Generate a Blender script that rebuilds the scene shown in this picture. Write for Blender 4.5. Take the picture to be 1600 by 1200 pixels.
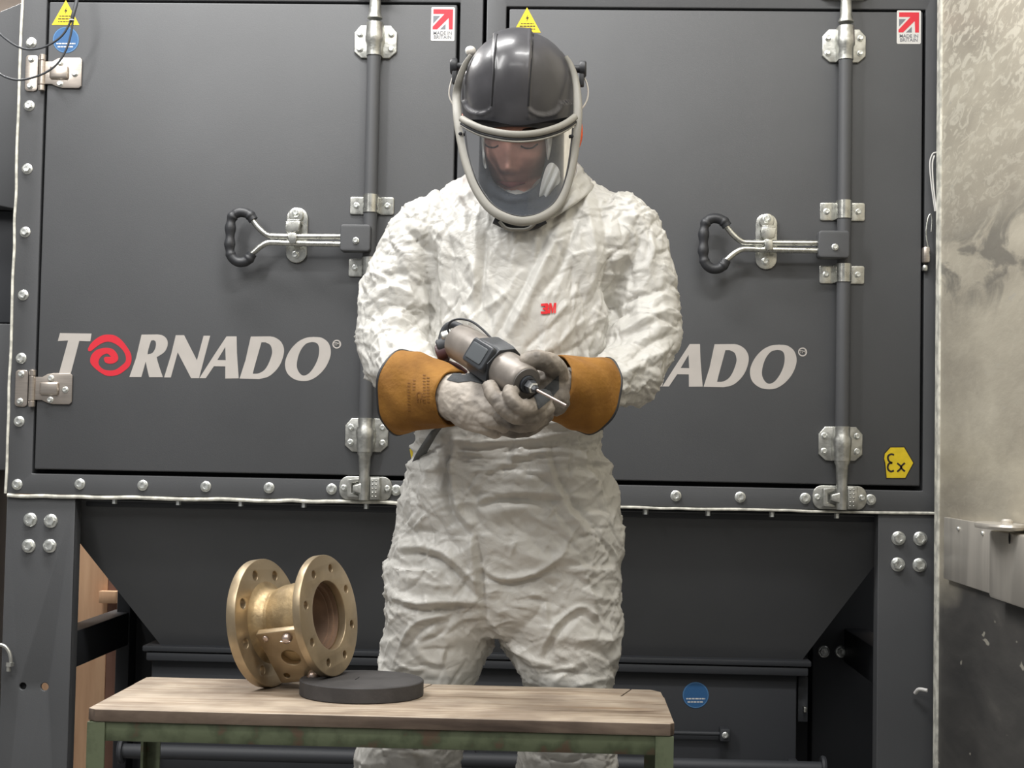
import bpy, bmesh, math, random
import numpy as np
from mathutils import Vector, Matrix, noise as mnoise
from mathutils.bvhtree import BVHTree
random.seed(3); np.random.seed(3)
for o in list(bpy.data.objects): bpy.data.objects.remove(o)
SC = bpy.context.scene; COL = SC.collection
R_ = math.radians
# ---------------- camera ----------------
F_PX = 2400.0
YAW, PITCH, ROLL = R_(2.1956), R_(2.5848), R_(1.0722)
CAM = np.array([0.0, -3.33, 1.08])
_fw = np.array([-math.sin(YAW)*math.cos(PITCH), math.cos(YAW)*math.cos(PITCH), math.sin(PITCH)])
_r0 = np.array([math.cos(YAW), math.sin(YAW), 0.0]); _u0 = np.cross(_r0, _fw)
_rt = _r0*math.cos(ROLL)+_u0*math.sin(ROLL); _up = -_r0*math.sin(ROLL)+_u0*math.cos(ROLL)
cd = bpy.data.cameras.new('camera'); cam = bpy.data.objects.new('camera', cd); COL.objects.link(cam)
cd.sensor_fit = 'HORIZONTAL'; cd.sensor_width = 36.0; cd.lens = 36.0*F_PX/1600.0
cd.clip_start = 0.05; cd.clip_end = 60
cam.matrix_world = Matrix(((_rt[0],_up[0],-_fw[0],CAM[0]),(_rt[1],_up[1],-_fw[1],CAM[1]),(_rt[2],_up[2],-_fw[2],CAM[2]),(0,0,0,1)))
SC.camera = cam
def U(px, py, Y=0.0):
    """point of the plane y=Y seen at pixel (px,py) of the photograph"""
    d = _fw+_rt*(px-800)/F_PX-_up*(py-600)/F_PX
    p = CAM+d*((Y-CAM[1])/d[1]); return Vector(p)
def PJ(P):
    d = np.asarray(P, float)-CAM; z = d@_fw
    return 800+F_PX*(d@_rt)/z, 600-F_PX*(d@_up)/z
# ---------------- world, lights, exposure ----------------
w = bpy.data.worlds.new('workshop_air'); SC.world = w; w.use_nodes = True
w.node_tree.nodes['Background'].inputs[0].default_value = (0.98, 0.985, 1.0, 1)
w.node_tree.nodes['Background'].inputs[1].default_value = 0.20
def area(name, loc, target, sx, sy, power, color=(1,1,1)):
    l = bpy.data.lights.new(name, 'AREA'); l.shape = 'RECTANGLE'; l.size = sx; l.size_y = sy; l.energy = power; l.color = color
    o = bpy.data.objects.new(name, l); COL.objects.link(o); o.location = loc
    o.rotation_euler = (Vector(target)-Vector(loc)).to_track_quat('-Z', 'Y').to_euler(); return o
area('strip_or_fill_light', (-1.00,-0.62,3.1), (-0.9,-0.30,0), 1.5, 0.25, 40, (1.0,0.99,0.97))
area('strip_or_fill_light', (0.30,-2.1,3.7), (0.2,-0.9,0.8), 1.2, 0.2, 38, (1.0,0.99,0.97))
area('strip_or_fill_light', (-1.7,-2.4,3.1), (0.0,-0.9,0.8), 0.3, 1.4, 35, (1.0,0.99,0.97))
area('strip_or_fill_light', (-0.2,-3.6,3.2), (0.0,-0.9,0.8), 1.8, 0.3, 14, (1.0,0.99,0.97))  # added weak fill from the camera side, not a known fixture
area('strip_or_fill_light', (-1.4,2.0,3.2), (-1.4,1.2,0), 1.6, 0.3, 60, (1.0,0.97,0.94))  # added behind the machine to brighten crate and back wall, no known fixture
area('strip_or_fill_light', (-1.7,0.75,2.9), (-1.5,1.2,0.5), 0.5, 0.2, 48, (1.0,0.97,0.94))  # second added fill, close to the plywood crate to lift its tone
SC.view_settings.view_transform = 'Standard'; SC.view_settings.look = 'None'
SC.view_settings.exposure = 0.35; SC.view_settings.gamma = 1; SC.view_settings.use_curve_mapping = False

# ---------------- materials ----------------
def srgb(r, g, b):
    f = lambda c: (c/255/12.92) if c/255 <= .04045 else ((c/255+.055)/1.055)**2.4
    return (f(r), f(g), f(b), 1)
def mat(name, col, rough=.5, metal=0., var=0., var_scale=8., bump=0., bump_scale=200., bump_dist=.001, col2=None, lo=.4, hi=.6, detail=4., spec=None, coat=0., stretch=None, rvar=0.):
    m = bpy.data.materials.new(name); m.use_nodes = True; nt = m.node_tree; N = nt.nodes; L = nt.links
    b = N['Principled BSDF']; b.inputs['Base Color'].default_value = col
    b.inputs['Roughness'].default_value = rough; b.inputs['Metallic'].default_value = metal
    if spec is not None: b.inputs['Specular IOR Level'].default_value = spec
    if coat: b.inputs['Coat Weight'].default_value = coat; b.inputs['Coat Roughness'].default_value = .15
    tc = N.new('ShaderNodeTexCoord'); src = tc.outputs['Object']
    if stretch:
        mp = N.new('ShaderNodeMapping'); mp.inputs['Scale'].default_value = stretch; L.new(src, mp.inputs[0]); src = mp.outputs[0]
    if var or col2:
        n = N.new('ShaderNodeTexNoise'); n.inputs['Scale'].default_value = var_scale; n.inputs['Detail'].default_value = detail; L.new(src, n.inputs['Vector'])
        cr = N.new('ShaderNodeValToRGB'); cr.color_ramp.elements[0].position = lo; cr.color_ramp.elements[1].position = hi
        c2 = col2 or tuple(min(1, c*(1+var)) for c in col[:3])+(1,); c1 = col if col2 else tuple(c*(1-var) for c in col[:3])+(1,)
        cr.color_ramp.elements[0].color = c1; cr.color_ramp.elements[1].color = c2
        L.new(n.outputs['Fac'], cr.inputs[0]); L.new(cr.outputs[0], b.inputs['Base Color'])
        if rvar:
            mr = N.new('ShaderNodeMapRange'); mr.inputs[3].default_value = rough-rvar; mr.inputs[4].default_value = rough+rvar
            L.new(n.outputs['Fac'], mr.inputs[0]); L.new(mr.outputs[0], b.inputs['Roughness'])
    if bump:
        n2 = N.new('ShaderNodeTexNoise'); n2.inputs['Scale'].default_value = bump_scale; n2.inputs['Detail'].default_value = 3; L.new(src, n2.inputs['Vector'])
        bp = N.new('ShaderNodeBump'); bp.inputs['Strength'].default_value = bump; bp.inputs['Distance'].default_value = bump_dist
        L.new(n2.outputs['Fac'], bp.inputs['Height']); L.new(bp.outputs[0], b.inputs['Normal'])
    return m
M = {}
M['paint'] = mat('anthracite powder coat', srgb(76,77,79), .50, bump=.25, bump_scale=420, bump_dist=.0006, var=.05, var_scale=3)
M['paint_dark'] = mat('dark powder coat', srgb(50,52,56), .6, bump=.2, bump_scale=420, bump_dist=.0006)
M['black'] = mat('black void paint', (0.008,0.008,0.010,1), .8)
M['zinc'] = mat('zinc plated steel', srgb(205,205,198), .28, 1., var=.12, var_scale=60, bump=.15, bump_scale=300, bump_dist=.0004, rvar=.1)
M['bolt'] = mat('bright zinc bolt', srgb(228,230,226), .33, .85, var=.15, var_scale=110, bump=.4, bump_scale=250, bump_dist=.0006)
M['galv'] = mat('galvanised casting', srgb(190,190,184), .38, .9, var=.2, var_scale=45, bump=.5, bump_scale=160, bump_dist=.001)
M['stainless'] = mat('stainless plate', srgb(196,186,176), .3, .9, var=.08, var_scale=20, stretch=(1,1,30))
M['grip'] = mat('black plastic grip', srgb(46,47,50), .45, bump=.2, bump_scale=300)
M['seal'] = mat('pale sealant bead', srgb(205,203,192), .6, var=.25, var_scale=40)
M['decal_silver'] = mat('silver vinyl', srgb(180,174,168), .55, 0., var=.04, var_scale=12)
M['decal_red'] = mat('red vinyl', srgb(206,36,52), .5)
M['decal_white'] = mat('white vinyl', srgb(208,206,202), .5)
M['decal_grey'] = mat('grey print', srgb(112,114,120), .5)
M['decal_yellow'] = mat('yellow vinyl', srgb(218,190,30), .5, var=.05, var_scale=60)
M['decal_black'] = mat('black print', srgb(34,22,20), .6)
M['decal_blue'] = mat('blue vinyl', srgb(44,92,140), .5)
M['decal_blue_edge'] = mat('pale blue print', srgb(84,128,170), .5)
M['cable'] = mat('black cable rubber', srgb(52,54,58), .6)
M['rubber'] = mat('black rubber', srgb(62,60,60), .75, bump=.5, bump_scale=260, bump_dist=.0008, var=.15, var_scale=25)

# ---------------- geometry helpers ----------------
def link(o): COL.objects.link(o); return o
def root(name, label, cat, loc=(0,0,0), group=None):
    o = link(bpy.data.objects.new(name, None)); o.location = loc; o.empty_display_size = .05
    o['label'] = label; o['category'] = cat
    if group: o['group'] = group
    return o
def wloc(o):
    v = Vector(o.location)
    while o.parent: o = o.parent; v += Vector(o.location)
    return v
def fin(name, me, mt, parent=None, smooth=False, centre=True, angle=None):
    """link a mesh given in world coordinates; origin moved to its middle"""
    if mt is not None and not me.materials: me.materials.append(mt)
    n = len(me.vertices); co = np.empty(n*3, np.float32); me.vertices.foreach_get('co', co); co = co.reshape(-1,3)
    c = (co.min(0)+co.max(0))/2 if centre else np.zeros(3)
    me.vertices.foreach_set('co', (co-c).astype(np.float32).ravel())
    if smooth: me.shade_smooth()
    if angle is not None: me.shade_smooth(); me.set_sharp_from_angle(angle=R_(angle))
    me.update()
    o = link(bpy.data.objects.new(name, me))
    o.location = Vector([float(v) for v in c])-(wloc(parent) if parent else Vector((0,0,0)))
    if parent: o.parent = parent
    return o
def tag(o, label, cat, group=None):
    o['label'] = label; o['category'] = cat
    if group: o['group'] = group
    return o
def bm_mesh(bm, name='m'):
    bmesh.ops.recalc_face_normals(bm, faces=bm.faces)
    me = bpy.data.meshes.new(name); bm.to_mesh(me); bm.free(); return me
def pmesh(V, Fc, name='m'):
    me = bpy.data.meshes.new(name); me.from_pydata([tuple(map(float, v)) for v in V], [], Fc); me.update(); return me
def bm_box(bm, x0, x1, y0, y1, z0, z1, bev=0, seg=2, M4=None):
    r = bmesh.ops.create_cube(bm, size=1, matrix=Matrix.Translation(((x0+x1)/2,(y0+y1)/2,(z0+z1)/2)) @ Matrix.Diagonal((abs(x1-x0),abs(y1-y0),abs(z1-z0),1)))
    vs = r['verts']
    if bev:
        es = list({e for v in vs for e in v.link_edges})
        rr = bmesh.ops.bevel(bm, geom=es, offset=bev, segments=seg, affect='EDGES', profile=.5)
        vs = list({v for f in rr['faces'] for v in f.verts} | {v for v in vs if v.is_valid})
    if M4 is not None: bmesh.ops.transform(bm, matrix=M4, verts=vs)
    return vs
def box(name, x0, x1, y0, y1, z0, z1, mt, parent=None, bev=.002, seg=2):
    bm = bmesh.new(); bm_box(bm, x0, x1, y0, y1, z0, z1, bev, seg); return fin(name, bm_mesh(bm), mt, parent, angle=35)
def smooth_path(pts, k=6, closed=False):
    P = [Vector(p) for p in pts]; n = len(P); out = []
    if n < 3: return P
    rng = range(n if closed else n-1)
    for i in rng:
        p0 = P[(i-1) % n] if (closed or i > 0) else P[0]*2-P[1]
        p1 = P[i]; p2 = P[(i+1) % n]
        p3 = P[(i+2) % n] if (closed or i+2 < n) else p2*2-p1
        for j in range(k):
            t = j/k
            out.append(.5*((2*p1)+(p2-p0)*t+(2*p0-5*p1+4*p2-p3)*t*t+(3*p1-p0-3*p2+p3)*t**3))
    if not closed: out.append(P[-1])
    return out
def sweep(pts, r, n=10, closed=False, sy=1., up=None, cap=True):
    """tube along pts; r number or list or function of t; sy flattens the section"""
    P = [Vector(p) for p in pts]; m = len(P); V = []; Fc = []
    nrm = None
    for i, p in enumerate(P):
        a = P[(i-1) % m] if (closed or i > 0) else p; b = P[(i+1) % m] if (closed or i < m-1) else p
        t = (b-a).normalized()
        if nrm is None:
            u = Vector(up) if up else (Vector((0,1,0)) if abs(t.y) < .9 else Vector((1,0,0)))
            nrm = (u-t*u.dot(t)).normalized()
        else:
            if up: u = Vector(up); nrm = (u-t*u.dot(t)).normalized()
            else: nrm = (nrm-t*nrm.dot(t)).normalized()
        bi = t.cross(nrm)
        rr = r(i/(m-1)) if callable(r) else (r[i] if isinstance(r, (list, tuple)) else r)
        for k in range(n):
            an = 2*math.pi*k/n
            V.append(p+nrm*(rr*sy*math.cos(an))+bi*(rr*math.sin(an)))
    for i in range(m if closed else m-1):
        for k in range(n):
            a = i*n+k; b = i*n+(k+1) % n; c = ((i+1) % m)*n+(k+1) % n; d = ((i+1) % m)*n+k
            Fc.append((a,b,c,d))
    if not closed and cap: Fc.append(tuple(range(n))[::-1]); Fc.append(tuple((m-1)*n+k for k in range(n)))
    return V, Fc
def fix(me):
    bm = bmesh.new(); bm.from_mesh(me); bmesh.ops.recalc_face_normals(bm, faces=bm.faces); bm.to_mesh(me); bm.free(); return me
def tube(name, pts, r, mt, parent=None, n=10, closed=False, k=6, sy=1., up=None, angle=40):
    P = smooth_path(pts, k, closed) if k > 1 else pts
    return fin(name, fix(pmesh(*sweep(P, r, n, closed, sy, up))), mt, parent, angle=angle)
def join(parts, name='m'):
    V = []; Fc = []
    for v, f in parts:
        o = len(V); V += list(v); Fc += [tuple(i+o for i in q) for q in f]
    return fix(pmesh(V, Fc, name))
def lathe(prof, n=32, M4=None, closed=False):
    """prof: list of (radius, height) about local Z"""
    V = []; Fc = []; m = len(prof)
    for r, h in prof:
        for k in range(n):
            a = 2*math.pi*k/n; V.append(Vector((r*math.cos(a), r*math.sin(a), h)))
    for i in range(m if closed else m-1):
        for k in range(n):
            a = i*n+k; b = i*n+(k+1) % n; c = ((i+1) % m)*n+(k+1) % n; d = ((i+1) % m)*n+k; Fc.append((a,b,c,d))
    if not closed:
        if prof[0][0] > 1e-6: Fc.append(tuple(range(n))[::-1])
        if prof[-1][0] > 1e-6: Fc.append(tuple((m-1)*n+k for k in range(n)))
    if M4 is not None: V = [M4 @ v for v in V]
    return V, Fc
def shape_mesh(loops, thick, yf, bevel=0., res=8):
    """loops of (X,Z) outlines with holes, extruded from yf backwards by thick"""
    cu = bpy.data.curves.new('c', 'CURVE'); cu.dimensions = '2D'; cu.fill_mode = 'BOTH'
    cu.extrude = max(thick/2-bevel, 0); cu.bevel_depth = bevel; cu.offset = -bevel; cu.bevel_resolution = 2
    for lp in loops:
        s = cu.splines.new('POLY'); s.points.add(len(lp)-1); s.use_cyclic_u = True
        for i, p in enumerate(lp): s.points[i].co = (p[0], p[1], 0, 1)
    o = bpy.data.objects.new('c', cu); me = bpy.data.meshes.new_from_object(o)
    bpy.data.objects.remove(o); bpy.data.curves.remove(cu)
    me.materials.clear()
    me.transform(Matrix(((1,0,0,0),(0,0,-1,yf+thick/2),(0,1,0,0),(0,0,0,1))))
    bm = bmesh.new(); bm.from_mesh(me); bmesh.ops.remove_doubles(bm, verts=bm.verts, dist=1e-6); bmesh.ops.recalc_face_normals(bm, faces=bm.faces); bm.to_mesh(me); bm.free()
    return me
def shape(name, loops, thick, yf, mt, parent=None, bevel=0., angle=35):
    return fin(name, shape_mesh(loops, thick, yf, bevel), mt, parent, angle=angle)
def px_loop(pts, Y=0.): return [(U(x, y, Y).x, U(x, y, Y).z) for x, y in pts]
def rrect(x0, x1, z0, z1, r, n=5):
    out = []
    for cx, cz, a0 in ((x1-r,z1-r,0),(x0+r,z1-r,90),(x0+r,z0+r,180),(x1-r,z0+r,270)):
        for i in range(n+1):
            a = R_(a0+90*i/n); out.append((cx+r*math.cos(a), cz+r*math.sin(a)))
    return out
def circ(cx, cz, r, n=28): return [(cx+r*math.cos(2*math.pi*i/n), cz+r*math.sin(2*math.pi*i/n)) for i in range(n)]
def text_mesh(s, size, thick=.0004):
    cu = bpy.data.curves.new('t', 'FONT'); cu.body = s; cu.size = size; cu.align_x = 'CENTER'; cu.align_y = 'CENTER'; cu.extrude = thick/2; cu.offset = size*.012
    o = bpy.data.objects.new('t', cu); me = bpy.data.meshes.new_from_object(o); bpy.data.objects.remove(o); bpy.data.curves.remove(cu)
    me.materials.clear(); return me
def text(name, s, size, cx, cz, y, mt, parent, sx=1.):
    me = text_mesh(s, size)
    me.transform(Matrix(((sx,0,0,cx),(0,0,-1,y),(0,1,0,cz),(0,0,0,1)))); return fin(name, me, mt, parent)
_shared = {}
def dup(o, parent, dx=0., dz=0., dy=0., loc=None):
    c = o.copy(); COL.objects.link(c); c.parent = parent
    c.location = Vector(loc) if loc is not None else o.location+Vector((dx,dy,dz)); return c
def dup_tree(o, parent, off):
    c = o.copy(); COL.objects.link(c); c.parent = parent; c.location = o.location+Vector(off)
    for ch in list(o.children):
        g = ch.copy(); COL.objects.link(g); g.parent = c
    return c
# hex flange bolt facing -Y, mesh shared, origin at its seat
def bolt_mesh(rw, rh, h, hw=.002):
    A = lathe([(rw*.2,0),(rw,0),(rw,hw*.6),(rw*.92,hw),(rh*1.02,hw*1.3)], 20)
    hx = lathe([(rh,hw),(rh,h*.82),(rh*.84,h),(rh*.55,h),(rh*.5,h*.93),(0.0001,h*.9)], 6)
    V = list(A[0])+list(hx[0]); o = len(A[0]); Fc = list(A[1])+[tuple(i+o for i in f) for f in hx[1]]
    me = fix(pmesh(V, Fc)); me.transform(Matrix.Rotation(R_(90), 4, 'X')); me.materials.append(M['bolt'])
    me.shade_smooth(); me.set_sharp_from_angle(angle=R_(30)); return me
BOLT = bolt_mesh(.0118, .0088, .0095); BIGB = bolt_mesh(.0152, .0118, .012, .003); SMALL = bolt_mesh(.0072, .0056, .007, .0012)
def bolt(me, p, parent, rot=None, name='bolt'):
    o = link(bpy.data.objects.new(name, me)); o.parent = parent; o.location = Vector(p)-wloc(parent)
    o.rotation_euler = (0, rot if rot is not None else random.uniform(0, 1.0), 0); return o

# ---------------- setting ----------------
def struct(o): o['kind'] = 'structure'; return o
M['floor'] = mat('sealed concrete floor', srgb(120,118,114), .55, var=.15, var_scale=3, bump=.2, bump_scale=60)
M['wall_back'] = mat('cream painted wall', srgb(196,182,170), .8, var=.03, var_scale=2)
struct(box('floor', -4, 4, -5, 4, -.1, 0, M['floor'], bev=0))
struct(box('wall_back', -4, 4, 3.0, 3.1, 0, 4.2, M['wall_back'], bev=0))
# right wall: stained render with metal edge strip, sheet steel look
def wall_mat():
    m = bpy.data.materials.new('stained mottled wall'); m.use_nodes = True; nt = m.node_tree; N = nt.nodes; L = nt.links; b = N['Principled BSDF']
    geo = N.new('ShaderNodeNewGeometry'); sep = N.new('ShaderNodeSeparateXYZ'); L.new(geo.outputs['Position'], sep.inputs[0])
    mpw = N.new('ShaderNodeMapping'); mpw.inputs['Scale'].default_value = (1,.30,1); L.new(geo.outputs['Position'], mpw.inputs[0])
    def noise(s, d=5, dist=0., rough=.55):
        n = N.new('ShaderNodeTexNoise'); n.inputs['Scale'].default_value = s; n.inputs['Detail'].default_value = d; n.inputs['Distortion'].default_value = dist; n.inputs['Roughness'].default_value = rough
        L.new(mpw.outputs[0], n.inputs['Vector']); return n.outputs['Fac']
    def ramp(src, els):
        r = N.new('ShaderNodeValToRGB'); L.new(src, r.inputs[0])
        while len(r.color_ramp.elements) < len(els): r.color_ramp.elements.new(.5)
        for e, (p, c) in zip(r.color_ramp.elements, els): e.position = p; e.color = c
        return r.outputs[0]
    def mix(f, a, c, mode='MIX'):
        x = N.new('ShaderNodeMix'); x.data_type = 'RGBA'; x.blend_type = mode
        if isinstance(f, float): x.inputs[0].default_value = f
        else: L.new(f, x.inputs[0])
        for s, i in ((a,6),(c,7)):
            if isinstance(s, tuple): x.inputs[i].default_value = s
            else: L.new(s, x.inputs[i])
        return x.outputs[2]
    def math_(op, a, c=None):
        x = N.new('ShaderNodeMath'); x.operation = op
        for s, i in ((a,0),(c,1)):
            if s is None: continue
            if isinstance(s, (int,float)): x.inputs[i].default_value = s
            else: L.new(s, x.inputs[i])
        return x.outputs[0]
    base = ramp(noise(5, 4, .6), [(.3, srgb(168,160,145)), (.5, srgb(194,186,168)), (.7, srgb(218,210,190))])
    blot = ramp(noise(46, 4, 1.4, .6), [(.50, (0,0,0,1)), (.60, (1,1,1,1))])
    # speckled blotches fade towards the lower half
    mr = N.new('ShaderNodeMapRange'); mr.inputs[1].default_value = 1.45; mr.inputs[2].default_value = 1.9; mr.inputs[3].default_value = .1; mr.inputs[4].default_value = .75; L.new(sep.outputs[2], mr.inputs[0])
    fac = math_('MULTIPLY', blot, mr.outputs[0])
    c = mix(fac, base, srgb(236,230,212))
    # grey scuffs in a band
    band = N.new('ShaderNodeMapRange'); band.interpolation_type = 'SMOOTHSTEP'; band.inputs[1].default_value = .13; band.inputs[2].default_value = .03
    zz = math_('ABSOLUTE', math_('SUBTRACT', sep.outputs[2], 1.46)); L.new(zz, band.inputs[0])
    sc = ramp(noise(9, 6, 1.0, .6), [(.47, (0,0,0,1)), (.56, (1,1,1,1))])
    c = mix(math_('MULTIPLY', math_('MULTIPLY', sc, band.outputs[0]), .8), c, srgb(124,120,112))
    # darker grey tone on the lower part, with an uneven upper edge
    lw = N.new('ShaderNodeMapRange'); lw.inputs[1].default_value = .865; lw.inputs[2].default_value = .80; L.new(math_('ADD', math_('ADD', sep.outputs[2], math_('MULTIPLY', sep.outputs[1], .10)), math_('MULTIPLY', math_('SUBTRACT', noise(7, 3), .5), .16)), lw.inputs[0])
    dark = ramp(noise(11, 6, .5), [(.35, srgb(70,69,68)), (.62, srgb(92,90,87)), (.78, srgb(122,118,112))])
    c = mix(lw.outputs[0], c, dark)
    fl = ramp(noise(38, 2, .2), [(.73, (0,0,0,1)), (.76, (1,1,1,1))])
    c = mix(math_('MULTIPLY', fl, .8), c, srgb(196,190,176))
    L.new(c, b.inputs['Base Color']); b.inputs['Roughness'].default_value = .5
    bp = N.new('ShaderNodeBump'); bp.inputs['Strength'].default_value = .3; bp.inputs['Distance'].default_value = .004; L.new(noise(30, 5), bp.inputs['Height']); L.new(bp.outputs[0], b.inputs['Normal'])
    return m
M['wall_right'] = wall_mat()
WX = .779
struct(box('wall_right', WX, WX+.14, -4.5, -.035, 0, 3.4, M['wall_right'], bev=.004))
bm = bmesh.new()
bm_box(bm, WX-.0035, WX+.006, -.062, -.03, 0, 3.3, .001)
for v in bm.verts: v.co.x += .0015*math.sin(v.co.z*9)
struct(fin('trim_1', bm_mesh(bm), M['seal']))

# ---------------- dust extractor ----------------
D = root('dust_extractor', 'large anthracite grey twin-door dust extractor cabinet behind the worker', 'machine', (-.2,.3,0))
RX = -.441; DX = 1.021
XL0, XL1, XR0, XR1 = -1.232, -.2065, -.1985, .86
ZB = .971
for (a, b, oa, ob, zt) in ((XL0, XL1, -1.177, -.257, 2.068), (XR0, XR1, -.155, .757, 2.060)):
    shape('door_frame', [[(a,ZB),(b,ZB),(b,2.3),(a,2.3)], rrect(oa, ob, 1.0165, zt, .002, 2)], .05, 0., M['paint'], D, bevel=.0025)
    box('cabinet_shell', a+.005, b-.005, .052, .9, ZB, 2.3, M['paint'], D)
    box('seam_backing', oa-.01, ob+.01, .047, .0518, 1.0, 2.1, M['black'], D, bev=0)
doorL = box('door', -1.1705, -.2635, -.004, .04, 1.026, 2.062, M['paint'], D, bev=.003, seg=3)
doorR = box('door', -.1485, .7505, -.004, .04, 1.026, 2.054, M['paint'], D, bev=.003, seg=3)
YD = -.004
# flange bolts
for i in range(9):
    for x, z in ((-1.203, .995+.1386*i),) : 
        if i not in (): bolt(BOLT, (U(27+3.15*i,757-98.6*i).x, 0, U(27+3.15*i,757-98.6*i).z), D)
    p = U(735.5-1.55*(7-i), 80+98*(7-i)); 
    if i not in (5, 8): bolt(BOLT, (-.2325, 0, p.z), D)
for k in range(1, 7): bolt(BOLT, (U(27,757).x+.1389*k-(.002 if k == 5 else 0), 0, .9952), D)
for k in range(8):
    p = U(1056+(k-5)*100.5, 776+(k-5)*1.9)
    if k <= 6: bolt(BOLT, (p.x, 0, .9952), D)
bolt(BOLT, (U(1360,783).x, 0, .9952), D); bolt(BOLT, (U(1258,780).x, 0, .9952), D)
# side nuts showing beyond the left flange
SIDE = bolt_mesh(.010, .0085, .012)
for (x, y) in ((34,70),(31,167),(27,264),(17,556),(12,656),(8,757)):
    p = U(x, y, .03); o = bolt(SIDE, (XL0-.001, .03, p.z), D); o.rotation_euler = (0,0,R_(-90))
# studs under the flange
ST = fix(pmesh(*lathe([(.006,0),(.006,.010),(.004,.0115)], 6))); ST.materials.append(M['bolt'])
for x, y in ((183,781),(282,783),(379,785),(477,786),(574,789),(1008,797),(1105,799),(1204,801),(1305,803)):
    p = U(x, y+5, .03); o = link(bpy.data.objects.new('stud', ST)); o.parent = D; o.location = Vector((p.x,.010,.9535))-wloc(D)
# sealant beads
def wavy(p0, p1, n, amp, seed):
    r = random.Random(seed); return [Vector(p0).lerp(Vector(p1), i/n)+Vector((r.uniform(-amp,amp),0,r.uniform(-amp,amp))) for i in range(n+1)]
zr = .0012
tube('sealant_bead', wavy((XL0-.001,-.001,ZB), (XL0-.001,-.001,2.3), 22, .0011, 1), .0032, M['seal'], D, n=8)
rr_ = random.Random(5)
tube('sealant_bead', wavy((XL0+.002,-.001,ZB-.004), (XL1,-.001,ZB-.003), 26, .0012, 2), .0042, M['seal'], D, n=8)
tube('sealant_bead', wavy((XR0,-.001,ZB-.003), (XR1-.03,-.001,ZB-.003), 26, .0008, 3), .0030, M['seal'], D, n=8)
# hinges
def hinge(kx, kz):
    h = fin('hinge', shape_mesh([rrect(kx-.040, kx-.0115, kz-.0405, kz+.0405, .008)], .004, -.004, .0012), M['stainless'], D, angle=30)
    s = .001389; o = wloc(h)
    pts = [(-.0005,-.0265),(-.0005,.0265)]
    leaf = [(0,.0255),(.022,.0255),(.034,.0325),(.046,.0345),(.083,.0345),(.0885,.030),(.0885,-.029),(.083,-.034),(.046,-.034),(.034,-.031),(.022,-.0255),(0,-.0255)]
    fin('leaf', shape_mesh([[(kx+a, kz+b) for a, b in leaf]], .004, -.0095, .0012), M['stainless'], h, angle=30)
    bm = bmesh.new(); bm_box(bm, kx+.018, kx+.060, -.017, -.008, kz-.015, kz+.015, .005, 3)
    fin('boss', bm_mesh(bm), M['stainless'], h, angle=40)
    ax = Matrix.Translation((kx,-.008,0))
    for z0, z1 in ((-.0405,-.0275),(-.0268,.0268),(.0275,.0405)):
        fin('knuckle', fix(pmesh(*lathe([(.0066,kz+z0),(.0076,kz+z0+.001),(.0076,kz+z1-.001),(.0066,kz+z1)], 16, ax))), M['stainless'], h, angle=40)
    for a, b in ((-.027,.031),(-.028,-.029)): bolt(SMALL, (kx+a,-.004,kz+b), h)
    for a, b in ((.041,.0225),(.0735,-.002),(.041,-.0245)): bolt(SMALL, (kx+a,-.0095,kz+b), h)
    return h
p = U(52.5,607); hinge(p.x, p.z); p = U(68,115); hinge(p.x, p.z)
# lock gear on the left door, then copied for the right door
gear = []
def zat(y, x=580): return U(x, y).z
rod = tube('lock_rod', [(RX,-.030,zat(700)),(RX,-.030,zat(42))], .0150, M['paint'], D, n=24, k=1); gear.append(rod)
def hump(x, y0, z0, z1, r, prof=None):
    """arched saddle strap over the rod"""
    V = []; Fc = []; n = 14; zs = prof or [(z0, r), (z1, r)]
    for z, rr in zs:
        V.append(Vector((x-rr-.001, y0, z)))
        for i in range(n+1):
            a = math.pi*i/n; V.append(Vector((x-rr*math.cos(a), -.0305-rr*math.sin(a), z)))
        V.append(Vector((x+rr+.001, y0, z)))
    m = n+3
    for i in range(len(zs)-1):
        for k in range(m-1): Fc.append((i*m+k, i*m+k+1, (i+1)*m+k+1, (i+1)*m+k))
    Fc.append(tuple(range(m))); Fc.append(tuple((len(zs)-1)*m+k for k in range(m))[::-1])
    return V, Fc
def saddle(zc, name='saddle_bracket', up=1):
    a = .047; b = .0365
    base = shape_mesh([[(RX-a+.014,zc+b),(RX+a-.014,zc+b),(RX+a,zc+b-.016),(RX+a,zc-b+.014),(RX+a-.016,zc-b),(RX-a+.016,zc-b),(RX-a,zc-b+.014),(RX-a,zc+b-.016)]], .006, YD-.006, .0018)
    s = fin(name, base, M['galv'], D, angle=30)
    pr = [(zc-b, .0165),(zc-.010,.0165),(zc-.004,.0195),(zc+.006,.0195),(zc+b,.0175)] if up > 0 else [(zc-b,.0175),(zc-.006,.0195),(zc+.010,.0205),(zc+.018,.0165),(zc+b,.0165)]
    fin('strap', fix(pmesh(*hump(RX, YD-.003, 0, 0, 0, pr))), M['galv'], s, angle=40)
    for dx in (-.035,.035):
        for dz in (-.0165,.0165): bolt(SMALL, (RX+dx, YD-.006, zc+dz), s)
    gear.append(s)
saddle(zat(67), up=1); saddle(zat(680), up=-1)
def small_bracket(zc):
    a, b, g = .048, .0195, .0165
    s = fin('rod_clamp', shape_mesh([rrect(RX-a, RX-g, zc-b, zc+b, .004, 3)], .004, YD-.004, .001), M['zinc'], D, angle=30)
    fin('tab', shape_mesh([rrect(RX+g, RX+a, zc-b, zc+b, .004, 3)], .004, YD-.004, .001), M['zinc'], s, angle=30)
    fin('strap', fix(pmesh(*hump(RX, YD, zc-b+.001, zc+b+.001, .0165))), M['zinc'], s, angle=40)
    for dx in (-.034,.034): bolt(SMALL, (RX+dx, YD-.004, zc), s)
    gear.append(s)
small_bracket(zat(322.5)); small_bracket(zat(419.5))
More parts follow.
